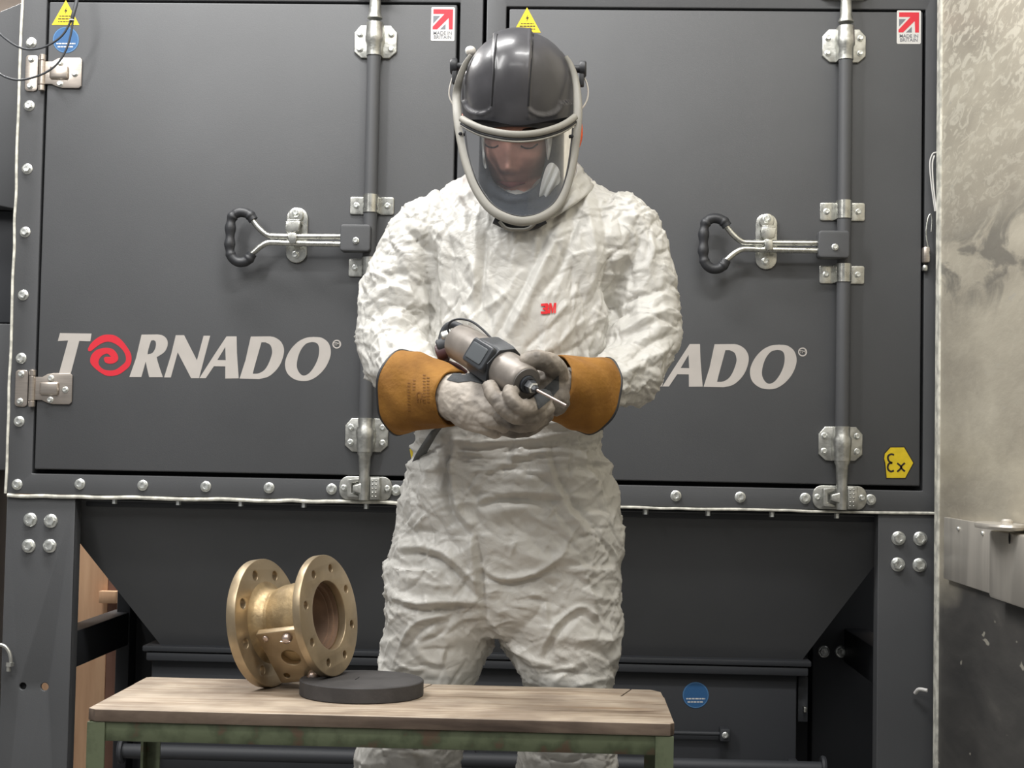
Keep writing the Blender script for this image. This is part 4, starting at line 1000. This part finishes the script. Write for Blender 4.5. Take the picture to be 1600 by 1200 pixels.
for i in range(nv+1):
    v = 1-i/nv*1.36
    for j in range(nu):
        p = shell_pt(2*math.pi*j/nu, v); x, y = PJ(p)
        if p.y < YH+.01:
            # raised centre band narrowing towards the brow, recessed side panels with rounded lower ends
            lx = 772-3*sstep(60,170,y); rx = 830-4*sstep(60,170,y)
            inn = sstep(0, 2.2, lx-x)+sstep(0, 2.2, x-rx)
            side = -1 if x < 800 else 1
            cx, cy, rr_x, rr_y = (747,158,23,19) if side < 0 else (851,160,27,20)
            if y > cy: q = math.hypot((x-cx)/rr_x, (y-cy)/rr_y)
            else: q = abs(x-cx)/rr_x if (x-cx)*side < 0 else 0.5
            rec = (1-sstep(.90, 1.02, q))*inn
            lip = math.exp(-((q-1.06)/.07)**2)*(1 if y > cy-20 else 0)*inn
            nrm_ = (p-Vector((HCn.x,HCn.y,HCn.z))).normalized()
            ridge_ = (math.exp(-((x-lx-1.5)/2)**2)+math.exp(-((x-rx+1.5)/2)**2))*.0012
            p += nrm_*(-.0050*min(1,rec)+.0016*lip+ridge_*(1 if y < 185 else 0))
        V.append(p)
for i in range(nv):
    for j in range(nu):
        q = (i*nu+j, i*nu+(j+1) % nu, (i+1)*nu+(j+1) % nu, (i+1)*nu+j)
        c = (V[q[0]]+V[q[2]])/2; x, y = PJ(c)
        lim = brim_y(x) if c.y < YH else 9999
        if c.y < YH and y > lim+7: continue
        Fc.append(q)
me = pmesh(V, Fc); bm = bmesh.new(); bm.from_mesh(me); bmesh.ops.delete(bm, geom=[v for v in bm.verts if not v.link_faces], context='VERTS'); bmesh.ops.remove_doubles(bm, verts=bm.verts, dist=1e-5); bmesh.ops.recalc_face_normals(bm, faces=bm.faces); bm.to_mesh(me); bm.free()
shl = fin('helmet', me, M['shell'], P_, smooth=True); shl['label'] = 'scuffed dark grey protective helmet with clear face shield'
bvs = bvh_of(me); off_ = wloc(shl)
def on_shell(x, y, lift=.0004):
    o = Vector(CAM); d = (U(x,y,-1)-o).normalized(); loc, nr, _, _ = bvs.ray_cast(o-off_, d)
    return (loc+off_-d*lift) if loc else U(x,y,-.85)
for q in ([(777,54),(774,75),(771.5,110),(769.5,140),(768,166)], [(833,54),(831.5,75),(829,110),(827,140),(825.5,166)]):
    tube('shell_groove', [on_shell(*p) for p in q], .0016, M['black'], shl, n=8)
md = shl.modifiers.new('s', 'SOLIDIFY'); md.thickness = .003; md.offset = -1
RV = .108; XC = U(812,260,-.9).x
def vis(x, y, k=0.):
    """point on the curved visor surface seen at a pixel"""
    Yc = -.825; X = U(x,y,-.9).x
    for _ in range(4):
        dx = max(-.995, min(.995, (X-XC)/RV)); Yv = Yc-RV*math.sqrt(1-dx*dx)*(1.0+.0*y)-k; X = U(x,y,Yv).x
    return U(x,y,Yv)
brow_pts = [(721,184),(735,192),(755,200.5),(785,207),(812,209),(840,206.5),(868,199),(886,190.5),(899,181)]
def off_pts(pts, dy): return [(a, b+dy) for a, b in pts]
P = smooth_path([vis(a, b, .002) for a, b in off_pts(brow_pts, 1)], 5)
fin('brow_band', fix(pmesh(*sweep(P, .0056, 12, sy=.7, up=(0,1,0)))), M['hframe'], shl, angle=50)
P = smooth_path([vis(a, b, -.001) for a, b in off_pts(brow_pts, 9)], 5)
fin('rubber_trim', fix(pmesh(*sweep(P, .0028, 10, up=(0,1,0)))), M['hdark'], shl, angle=50)
P = smooth_path([vis(a, b, .0) for a, b in off_pts(brow_pts, 12.5)], 5)
fin('visor_lip', fix(pmesh(*sweep(P, .0018, 8, up=(0,1,0)))), M['hframe'], shl, angle=50)
fr = [(736,86),(727,100),(718,124),(713.5,150),(715,182),(719,210),(725,240),(733,268),(745,297),(764,324),(788,339.5),(816,346),(845,340),(868,324),(882,300),(891,270),(897,238),(901,205),(903,170),(900,130),(893,104),(884,88)]
def frp(x, y):
    if y > 185: return vis(x, y, .001)
    Yb = vis(x,185,.001).y; return U(x, y, Yb+.055*((185-y)/105))
P = smooth_path([frp(a, b) for a, b in fr], 6)
fin('visor_frame', fix(pmesh(*sweep(P, lambda t: .0074*(.45+.55*min(1, t*7, (1-t)*7)), 16, sy=.6, up=(0,1,0)))), M['hframe'], shl, angle=60)
P = smooth_path([vis(a, b, -.001) for a, b in [(727,205),(731,235),(739,264),(750,291),(768,317),(790,332),(816,338),(843,333),(864,318),(877,297),(886,267),(891,236),(895,200)]], 5)
fin('frame_gasket', fix(pmesh(*sweep(P, .0016, 8, up=(0,1,0)))), M['hdark'], shl, angle=60)
def glass():
    m = bpy.data.materials.new('clear visor'); m.use_nodes = True; nt = m.node_tree; N = nt.nodes; L = nt.links; N.remove(N['Principled BSDF'])
    t = N.new('ShaderNodeBsdfTransparent'); t.inputs[0].default_value = (.86,.88,.90,1)
    g = N.new('ShaderNodeBsdfGlossy'); g.inputs['Roughness'].default_value = .06
    d = N.new('ShaderNodeBsdfDiffuse'); d.inputs[0].default_value = (.55,.57,.60,1)
    fr_ = N.new('ShaderNodeFresnel'); fr_.inputs[0].default_value = 1.5
    m1 = N.new('ShaderNodeMixShader'); m1.inputs[0].default_value = .06; L.new(t.outputs[0], m1.inputs[1]); L.new(d.outputs[0], m1.inputs[2])
    m2 = N.new('ShaderNodeMixShader'); L.new(fr_.outputs[0], m2.inputs[0]); L.new(m1.outputs[0], m2.inputs[1]); L.new(g.outputs[0], m2.inputs[2])
    L.new(m2.outputs[0], N['Material Output'].inputs[0]); return m
M['glass'] = glass()
def xlim(y):
    ly = [182,210,240,268,297,324,339,345]; lx = [717,720,726,734,746,765,788,812]; rx = [902,901,897,891,881,867,845,820]
    return np.interp(y, ly, lx), np.interp(y, ly, rx)
V = []; Fc = []; ny, nx = 40, 36
for i in range(ny+1):
    for j in range(nx+1):
        s = j/nx; t = i/ny
        a, b = xlim(190+t*154); x = a+(b-a)*s; yt = brim_y(x)+3; y = yt+(344-yt)*t
        a, b = xlim(y); x = a+(b-a)*s
        V.append(vis(x, y, -.0005))
for i in range(ny):
    for j in range(nx): Fc.append((i*(nx+1)+j, i*(nx+1)+j+1, (i+1)*(nx+1)+j+1, (i+1)*(nx+1)+j))
fin('visor', pmesh(V, Fc), M['glass'], shl, smooth=True)
# face seal fabric: funnel from the frame back to a ring round the face
rim = [(724,190),(724,225),(733,268),(746,300),(768,326),(815,342),(865,325),(887,299),(897,260),(902,220),(903,185),(860,188),(812,196),(760,188)]
ring_in = [(752,205),(753,225),(757,250),(763,272),(774,292),(806,308),(840,294),(850,272),(855,250),(858,228),(858,205),(840,196),(806,193),(770,196)]
ring_in = [(806+(a-806)*.93, 250+(b-250)*.93) for a, b in ring_in]
V = []; n = len(rim)
A0 = smooth_path([vis(a,b,-.010) for a,b in rim], 4, True); A1 = smooth_path([U(a,b,-.862) for a,b in ring_in], 4, True); A2 = smooth_path([U(806+(a-806)*1.0,b,-.815) for a,b in ring_in], 4, True)
nn = len(A0); V = []; Fc = []
for r_ in range(9):
    t = r_/8
    for k in range(nn):
        p = A0[k].lerp(A1[k], t); p.y += .003*math.sin(t*math.pi)+.002*math.sin(k*1.3+t*5); V.append(p)
V += A2; V.append(sum(A2, Vector((0,0,0)))/len(A2))
for r_ in range(9):
    for k in range(nn): Fc.append((r_*nn+k, r_*nn+(k+1) % nn, (r_+1)*nn+(k+1) % nn, (r_+1)*nn+k))
for k in range(nn): Fc.append((9*nn+k, 9*nn+(k+1) % nn, 10*nn))
fin('face_seal', pmesh(V, Fc), M['cloth_dark'], shl, smooth=True)
# white liner patches beside the face
for lp in ([(852,208),(862,206),(862,225),(857,250),(854,240)], [(845,290),(853,262),(862,254),(872,262),(876,278),(868,300),(855,314),(843,312)], [(752,212),(757,212),(757,240),(760,262),(755,256)], [(742,290),(749,286),(757,306),(762,322),(750,310)]):
    P = smooth_path([Vector((a,b,0)) for a,b in lp], 4, True); cx = sum(p.x for p in P)/len(P); cy = sum(p.y for p in P)/len(P); V = []; Fc = []
    for r_ in range(6):
        t = (r_/5)
        for p in P: V.append(U(cx+(p.x-cx)*t, cy+(p.y-cy)*t, -.874-.012*(1-t*t)+.003*math.sin((cx+(p.x-cx)*t)*.5+(cy+(p.y-cy)*t)*.22)) if True else None)
    k_ = len(P)
    for r_ in range(5):
        for k in range(k_): Fc.append((r_*k_+k, r_*k_+(k+1) % k_, (r_+1)*k_+(k+1) % k_, (r_+1)*k_+k))
    fin('liner', fix(pmesh(V, Fc)), M['suit'], shl, smooth=True)
# chin strap piece under the frame
fin('chin_clip', fix(pmesh(*sweep(smooth_path([U(a,b,-.905) for a,b in ((772,344),(790,352),(812,356),(835,353),(852,344))], 5), .006, 10, sy=.7, up=(0,1,0)))), M['hdark'], shl, angle=60)
tube('chin_clip', [U(a,b,-.915) for a,b in ((780,346),(792,357),(812,359),(826,357),(838,347))], .0028, M['hframe'], shl)
# pivots, wires, screws, ear cups
for sx, kx, ky in ((-1,714.5,104),(1,905.5,108)):
    c = U(kx,ky,-.79)
    Mk = Matrix.Translation(c) @ Matrix.Rotation(R_(90), 4, 'Y')
    prof = [(.0065,-.024*1),(.0065,.0),(.0125,.0),(.014,.002),(.014,.009),(.0115,.0115)] if sx > 0 else [(.0065,.024),(.0065,.0),(.0125,.0),(.014,-.002),(.014,-.009),(.0115,-.0115)]
    kb = fin('pivot_knob', fix(pmesh(*lathe(prof, 20, Mk))), M['hdark'], shl, angle=40)
    box('knob_lever', c.x-.008 if sx < 0 else c.x, c.x if sx < 0 else c.x+.008, -.80, -.785, c.z-.030, c.z-.008, M['hdark'], shl, bev=.002)
wr = [[(709,116),(705,128),(702,141),(703,154),(711,168)], [(912,120),(917,131),(919,145),(916,159),(907,172),(898,176)]]
for q in wr: tube('headband_wire', [U(a,b,-.785) for a,b in q], .0013, M['white_plastic'], shl, n=8)
q = U(736,80,-.79); fin('side_cap', fix(pmesh(*ellipsoid(q, (.0085,.009,.0085), 16, 12))), M['white_plastic'], shl, smooth=True)
for a, b in ((719.5,209),(889,213)):
    c = frp(a+ (1 if a < 800 else 7), b); c = U(a if a<800 else 893, b, c.y-.005); fin('frame_screw', fix(pmesh(*ellipsoid(c, (.0035,.002,.003), 12, 8))), M['black'], shl, smooth=True)
for cx, rx in ((895,.0168),(727,.012)):
    c = U(cx,207,-.785); fin('ear_cup', fix(pmesh(*ellipsoid(c, (rx,.030,.0345), 32, 24))), M['orange'], shl, smooth=True)
# hood collar standing up behind the visor on both sides
def ribbon(name, lo, hi, mt, parent, wob=.002):
    A = smooth_path(lo, 6); B2 = smooth_path(hi, 6); V = []; Fc = []; n = len(A)
    for r_ in range(8):
        t = r_/7
        for k in range(n):
            p = A[k].lerp(B2[k], t); p.y += wob*math.sin(k*1.1+r_*1.7); p.x += wob*math.sin(k*.7-r_*2.1); V.append(p)
    for r_ in range(7):
        for k in range(n-1): Fc.append((r_*n+k, r_*n+k+1, (r_+1)*n+k+1, (r_+1)*n+k))
    o = fin(name, fix(pmesh(V, Fc)), mt, parent, smooth=True); s = o.modifiers.new('s', 'SOLIDIFY'); s.thickness = .0015; return o
ribbon('collar', [U(928,290,-.80),U(905,315,-.88),U(868,338,-.895),U(845,352,-.89)], [U(901,253,-.80),U(896,275,-.875),U(872,305,-.885),U(850,335,-.885)], M['suit'], suit_o)

# --- gloves ---
M['leather'] = mat('pale grained glove leather', srgb(176,167,156), .62, var_scale=24, col2=srgb(122,116,110), lo=.44, hi=.72, bump=.6, bump_scale=130, bump_dist=.0012, detail=5)
M['suede'] = mat('mustard suede cuff', srgb(126,84,26), .85, var_scale=18, col2=srgb(152,106,38), lo=.35, hi=.65, bump=.7, bump_scale=150, bump_dist=.0015, detail=6)
M['patch'] = mat('dark grey knit', srgb(68,70,72), .9, bump=.5, bump_scale=200, bump_dist=.0008)
M['stamp'] = mat('dark cuff stamp', srgb(120,78,28), .8)
M['leather_grimy'] = mat('grimy grey glove leather', srgb(150,141,130), .6, var_scale=26, col2=srgb(92,86,80), lo=.40, hi=.66, bump=.6, bump_scale=130, bump_dist=.0012, detail=5)
def hand(name, parts, label, mt='leather'):
    me = remesh(parts, .0017, 2); C = getco(me); Nv = vnormals(me)
    f1, f2 = facet(C*52, 21); hh = .0016*(ridge(C*42, 22)-.6)+.0014*(np.clip(f2-f1, 0, .5)-.25)+.0008*ridge(C*95, 23)
    setco(me, C+Nv*hh[:,None]); bv = bvh_of(me); o = fin(name, me, M[mt], P_, smooth=True); o['label'] = label; return o, bv
def fg(*pts): return limb([(a,b,y,r,r) for a,b,y,r in pts], 16, 6)
gA, bA = hand('glove', [
    limb([(694,616,-1.020,.034,.032),(715,622,-1.040,.0365,.032),(738,632,-1.058,.0385,.030),(760,640,-1.068,.0365,.028),(776,644,-1.070,.030,.022)]),
    fg((758,618,-1.072,.0125),(782,626,-1.088,.0118),(796,636,-1.080,.0112),(799,646,-1.060,.0105),(790,650,-1.04,.0098)),
    fg((752,634,-1.080,.0128),(778,642,-1.096,.0122),(795,650,-1.086,.0116),(798,659,-1.064,.0108),(786,660,-1.04,.010)),
    fg((744,648,-1.078,.0125),(768,656,-1.090,.0120),(786,663,-1.080,.0112),(790,669,-1.060,.0105),(778,669,-1.04,.0098)),
    fg((734,658,-1.068,.0115),(754,666,-1.076,.0110),(770,672,-1.068,.0102),(774,675,-1.052,.0095),(764,674,-1.036,.009)),
    fg((715,606,-1.045,.0150),(740,596,-1.050,.0142),(764,590,-1.050,.0130),(784,586,-1.046,.0115))],
    'glove with its back to the viewer, under the tool')
gB, bB = hand('glove', [
    limb([(886,606,-1.015,.026,.026),(872,606,-1.040,.034,.028),(858,610,-1.062,.040,.026),(846,616,-1.068,.037,.022),(838,622,-1.068,.028,.018)]),
    fg((872,590,-1.060,.0165),(866,573,-1.085,.0155),(850,564,-1.105,.0148),(832,563,-1.114,.0138),(817,567,-1.112,.0122)),
    fg((852,622,-1.090,.0130),(835,636,-1.118,.0124),(815,637,-1.136,.0120),(801,626,-1.140,.0116),(797,613,-1.132,.0110),(806,607,-1.128,.0098)),
    fg((856,634,-1.090,.0132),(832,649,-1.112,.0128),(806,649,-1.128,.0124),(786,636,-1.132,.0118),(772,618,-1.122,.0116),(764,602,-1.106,.0110)),
    fg((856,644,-1.080,.0128),(832,660,-1.092,.0124),(806,662,-1.100,.0120),(786,652,-1.100,.0115),(772,638,-1.092,.0110)),
    fg((850,652,-1.060,.0122),(828,668,-1.064,.0120),(804,672,-1.068,.0115),(784,668,-1.066,.0105))],
    'grimier glove gripping the front of the tool, thumb on top', 'leather_grimy')
def patch(poly, bv, mt, parent, off=.0010, name='knit_patch', step=2.):
    P2 = poly
    o = project_mesh(name, patch_mesh(P2, step), bv, off, mt, parent); return o
patch([(698,594),(712,580),(742,578),(760,590),(768,602),(752,600),(735,596),(716,598)], bA, M['patch'], gA)
patch([(873,586),(873,608),(860,624),(841,640),(834,617),(850,607),(862,596)], bB, M['patch'], gB)
def cuff(sec, glv, tilt=None):
    """sec: (px, py, Y, half_height, half_depth)"""
    n = 48; C = [U(a,b,Y) for a,b,Y,_,_ in sec]; P = smooth_path(C, 6); m = len(P); V = []; Fc = []
    for i, p in enumerate(P):
        t = i/6; j = min(int(t), len(sec)-2); f = t-j; r1 = sec[j][3]*(1-f)+sec[j+1][3]*f; r2 = sec[j][4]*(1-f)+sec[j+1][4]*f
        tg = (tilt if tilt else P[-1]-P[0]).normalized(); u = Vector((0,1,0)); u = (u-tg*u.dot(tg)).normalized(); w_ = tg.cross(u)
        for q in range(n):
            a = 2*math.pi*q/n; wv = 1+.035*math.sin(a*3+i*.25)+.02*math.sin(a*7-i*.6)
            V.append(p+u*(r2*wv*math.cos(a))+w_*(r1*wv*math.sin(a)))
    for i in range(m-1):
        for q in range(n): Fc.append((i*n+q, i*n+(q+1) % n, (i+1)*n+(q+1) % n, (i+1)*n+q))
    me = fix(pmesh(V, Fc)); bv = bvh_of(me)
    o = fin('cuff', me, M['suede'], glv, smooth=True); s = o.modifiers.new('s', 'SOLIDIFY'); s.thickness = .003; s.offset = 0
    s2 = o.modifiers.new('u', 'SUBSURF'); s2.levels = 1; s2.render_levels = 1
    fin('cuff_binding', fix(pmesh(*sweep(V[:n], .0026, 8, True))), M['hdark'], glv, angle=60)
    return o, bv
cA, bcA = cuff([(630,611,-.965,.0645,.056),(650,613,-.985,.0600,.053),(676,617,-1.005,.0520,.046),(702,620,-1.028,.0430,.040),(708,621,-1.032,.0405,.038)], gA)
cB, bcB = cuff([(929,620,-.960,.0600,.050),(910,614,-.980,.0570,.050),(890,608,-1.005,.0520,.046),(868,603,-1.035,.0465,.040),(862,602,-1.04,.0440,.038)], gB, U(862,590,-1.04)-U(931,622,-.96))
gmats = M['stamp']
def stamp(s, cx, cy, size, rot, bv, parent):
    me = text_mesh(s, size, 0); c, s_ = math.cos(rot), math.sin(rot)
    for v in me.vertices: x, y = v.co.x, v.co.y; v.co = (cx+x*c+y*s_, cy+x*s_-y*c, 0)
    project_mesh('stamp', me, bv, .0022, gmats, parent)
stamp('CE', 656, 620, 13, R_(82), bcA, gA)
for k, (cx, y0, y1) in enumerate(((640,598,640),(648,594,612),(664,586,632),(670,590,628))):
    me = None; segs = []
    y = y0
    while y < y1: segs.append([(cx-2.2,y),(cx+2.2,y+.6),(cx+2.0,y+2.2),(cx-2.2,y+1.8)]); y += 4.6
    for sgm in segs[::1]:
        pass
    bm = bmesh.new()
    for sgm in segs: bm.faces.new([bm.verts.new((a,b,0)) for a,b in sgm])
    me = bpy.data.meshes.new('d'); bm.to_mesh(me); bm.free(); project_mesh('stamp', me, bcA, .0022, gmats, gA)

# waist unit seen beside the hips
M['strap'] = mat('grey webbing', srgb(96,98,98), .8, bump=.4, bump_scale=180)
M['yellow'] = mat('yellow tag', srgb(214,190,50), .6)
pts = [U(684,668,-.925),U(668,690,-.90),U(655,712,-.86),U(647,735,-.80),U(643,760,-.74)]
A = smooth_path(pts, 5); V = []; Fc = []
for i, p in enumerate(A): V += [p+Vector((-.010,.012,-.004)), p+Vector((.012,-.006,.006))]
for i in range(len(A)-1): Fc.append((2*i,2*i+1,2*i+3,2*i+2))
st = fin('waist_strap', pmesh(V, Fc), M['strap'], P_, smooth=True); md = st.modifiers.new('s','SOLIDIFY'); md.thickness = .003
shape('strap_tag', [px_loop([(640,702),(652,690),(656,700),(650,722),(643,720)], -.80)], .004, -.80, M['yellow'], P_, bevel=.0008)
fin('belt_unit', fix(pmesh(*ellipsoid(U(905,668,-.80), (.040,.05,.035), 32, 20))), M['hdark'], P_, smooth=True)
# boots
for (a, b) in ((556,690),(828,962)):
    x0, x1 = U(a,1650,-.77).x, U(b,1650,-.77).x; cx = (x0+x1)/2; w2 = .050
    bt = trunk
    V = []; Fc = []; n = 28; rows = [(0,.92,.150,-.045),(.008,1.0,.155,-.045),(.03,1.0,.153,-.044),(.06,.96,.138,-.036),(.085,.9,.095,-.005),(.11,.88,.068,.012),(.16,.9,.064,.014),(.20,.9,.062,.014)]
    for z_, wx, ly, oy in rows:
        for q in range(n):
            an = 2*math.pi*q/n; V.append(Vector((cx+w2*wx*math.cos(an), -.775+oy+ly*math.sin(an), z_)))
    for i in range(len(rows)-1):
        for q in range(n): Fc.append((i*n+q, i*n+(q+1) % n, (i+1)*n+(q+1) % n, (i+1)*n+q))
    Fc.append(tuple(range(n))); Fc.append(tuple((len(rows)-1)*n+q for q in range(n)))
    fin('boot', fix(pmesh(V, Fc)), M['hdark'], P_, angle=50)

# ================= hand tool =================
M['tool'] = mat('satin grey metal barrel', srgb(136,129,122), .42, .3, var=.10, var_scale=30, rvar=.1, bump=.1, bump_scale=200)
M['tool_dark'] = mat('charcoal plastic', srgb(52,55,59), .38, bump=.15, bump_scale=250)
M['maroon'] = mat('maroon fitting', srgb(78,50,52), .45)
tA = U(719,534,-.985); tB = U(822,599,-1.125); td = (tB-tA).normalized(); TL = (tB-tA).length
T_ = root('hand_tool', 'grey barrel-shaped handheld rotary tool with a thin steel bit, held in the gloves', 'tool', tuple(tA))
up_ = (Vector((0,0,1))-td*td.z).normalized(); sdv = td.cross(up_)
Tm = Matrix(((sdv.x,up_.x,td.x,tA.x),(sdv.y,up_.y,td.y,tA.y),(sdv.z,up_.z,td.z,tA.z),(0,0,0,1)))
def tl(name, prof, mt, n=40, closed=False, roll=0, m=Matrix.Identity(4)): return fin(name, fix(pmesh(*lathe(prof, n, Tm @ m @ Matrix.Rotation(roll,4,'Z'), closed))), mt, T_, angle=35)
RB = .0292
tl('barrel', [(RB-.004,0),(RB-.001,.001),(RB,.004),(RB,TL*.50),(RB-.0005,TL*.84),(RB-.002,TL*.95),(RB-.004,TL*.99),(RB-.006,TL)], M['tool'], 48)
M['tool_face'] = mat('dull grey cap', srgb(104,100,96), .5, .2)
tl('front_cap', [(.0235,TL-.004),(.0225,TL+.002),(.0135,TL+.003),(.0130,TL+.001)], M['tool_face'], 40)
tl('nose_ring', [(.0128,TL-.002),(.0128,TL+.008),(.0095,TL+.009),(.0095,TL+.002)], M['tool_dark'], 32, True)
tl('collet', [(.0095,TL+.006),(.0095,TL+.016),(.0065,TL+.020),(.0052,TL+.027),(.0035,TL+.029)], M['tool_dark'], 6)
fin('collet_nut', fix(pmesh(*lathe([(.0075,TL+.0165),(.0082,TL+.018),(.0082,TL+.021),(.0070,TL+.0225)], 6, Tm))), M['galv'], T_, angle=30)
tipP = U(885,634,-1.185); basep = tB+td*.028
fin('bit', fix(pmesh(*sweep([basep, tipP], .0021, 12))), M['screw'], T_, angle=40)
# clamp collar: octagonal band with a raised switch panel
tl('clamp_band', [(RB+.001,TL*.40),(RB+.0055,TL*.40),(RB+.0075,TL*.44),(RB+.0075,TL*.66),(RB+.0055,TL*.70),(RB+.001,TL*.70)], M['tool_dark'], 8, True, R_(14))
# panel faces the camera and upwards
fdir = (Vector((-.25,-1,.10))); fdir = (fdir-td*fdir.dot(td)).normalized(); wdir = td.cross(fdir)
if wdir.z > 0: wdir = -wdir
pcn = tA+td*(TL*.55)+fdir*(RB+.0060)
Mpn = Matrix(((td.x,-fdir.x,-wdir.x,pcn.x),(td.y,-fdir.y,-wdir.y,pcn.y),(td.z,-fdir.z,-wdir.z,pcn.z),(0,0,0,1)))
me = shape_mesh([rrect(-.0290,.0265,-.0200,.0200,.006,4)], .014, -.003, .003); me.transform(Mpn); fin('switch_panel', fix(me), M['tool_dark'], T_, angle=50)
me = shape_mesh([rrect(-.0225,.0185,-.0130,.0130,.003,3)], .003, -.0045, .0008); me.transform(Mpn); fin('panel_insert', fix(me), mat('insert plastic', srgb(78,82,85), .45), T_, angle=50)
# rear fittings and hoses
tube('air_hose', [U(722,512,-.975),U(708,507,-.965),U(697,512,-.96),U(691,525,-.96),U(690,540,-.965),U(692,552,-.97)], .0058, M['cable'], T_)
tube('control_cable', [U(704,545,-.99),U(706,530,-.99),U(700,515,-.99),U(704,503,-.995),U(718,498.5,-1.0),U(736,502,-1.01),U(752,513,-1.02),U(768,529,-1.03)], .0018, M['cable'], T_, n=8)
for q, r, mt in ((U(693,540,-.975),.012,M['cable']),(U(692,551,-.972),.0145,M['maroon']),(U(700,525,-.975),.0095,M['galv'])):
    fin('rear_fitting', fix(pmesh(*lathe([(r*.8,-.010),(r,-.008),(r,.006),(r*.7,.009)], 20, Matrix.Translation(q) @ Matrix.Rotation(R_(70),4,'Y')))), mt, T_, angle=40)
q = U(688,541,-.975); box('fitting_clip', q.x-.006, q.x+.004, q.y-.006, q.y+.006, q.z-.008, q.z+.008, M['maroon'], T_)
tube('tool_cord', [U(692,556,-.965),U(700,566,-.96),U(715,572,-.95),U(728,582,-.94)], .004, M['maroon'], T_)

# ================= steel bracket on the right wall =================
M['brushed'] = mat('brushed stainless', srgb(206,200,190), .4, .5, var=.10, var_scale=4, stretch=(4,4,.6), rvar=.06)
K = root('steel_housing', 'stainless steel sheet housing with a round lid fixed to the right wall', 'housing', (WX-.02,-.4,.9))
def wallp(x, y, off=0.):   # point on the plane X = WX-off seen at a pixel
    d = _fw+_rt*(x-800)/F_PX-_up*(y-600)/F_PX; return Vector(CAM+d*((WX-off-CAM[0])/d[0]))
a = wallp(1484,808); b = wallp(1557,818,.012); y1, y2 = a.y, b.y; zt = a.z; zb_ = wallp(1484,904).z
box('side_sheet', WX-.012, WX-.002, y2, y1, zb_, zt, M['brushed'], K, bev=.0015)
y3 = -1.6
box('front_sheet', WX-.030, WX-.004, y3, y2-.016, zb_-.002, zt-.006, M['brushed'], K, bev=.006)
box('recess_strip', WX-.008, WX-.002, y2-.018, y2, zb_, zt, M['hdark'], K, bev=.001)
for x, y in ((1497,826),(1535,833)):
    p = wallp(x, y, .0135); fin('rivet', fix(pmesh(*ellipsoid(p, (.003,.0045,.0045), 12, 8))), M['bolt'], K, smooth=True)
p = wallp(1577,841,.031); fin('slot', fix(pmesh(*ellipsoid(p, (.001,.004,.010), 12, 8))), M['black'], K, smooth=True)
lidc = wallp(1625,806,.075); 
V, Fc = lathe([(.001,-.005),(.085,-.005),(.089,0),(.086,.004),(.001,.005)], 48); 
V = [Vector((v.x*.42, v.y*.95, v.z)) for v in V]
V = [v+Vector((WX-.038, y2-.112, zt+.005)) for v in V]
fin('lid', fix(pmesh(V, Fc)), M['brushed'], K, angle=40)
fin('lid_knob', fix(pmesh(*lathe([(.010,0),(.010,.005),(.007,.008)], 20, Matrix.Translation((WX-.03, y2-.13, zt+.009))))), M['brushed'], K, angle=40)
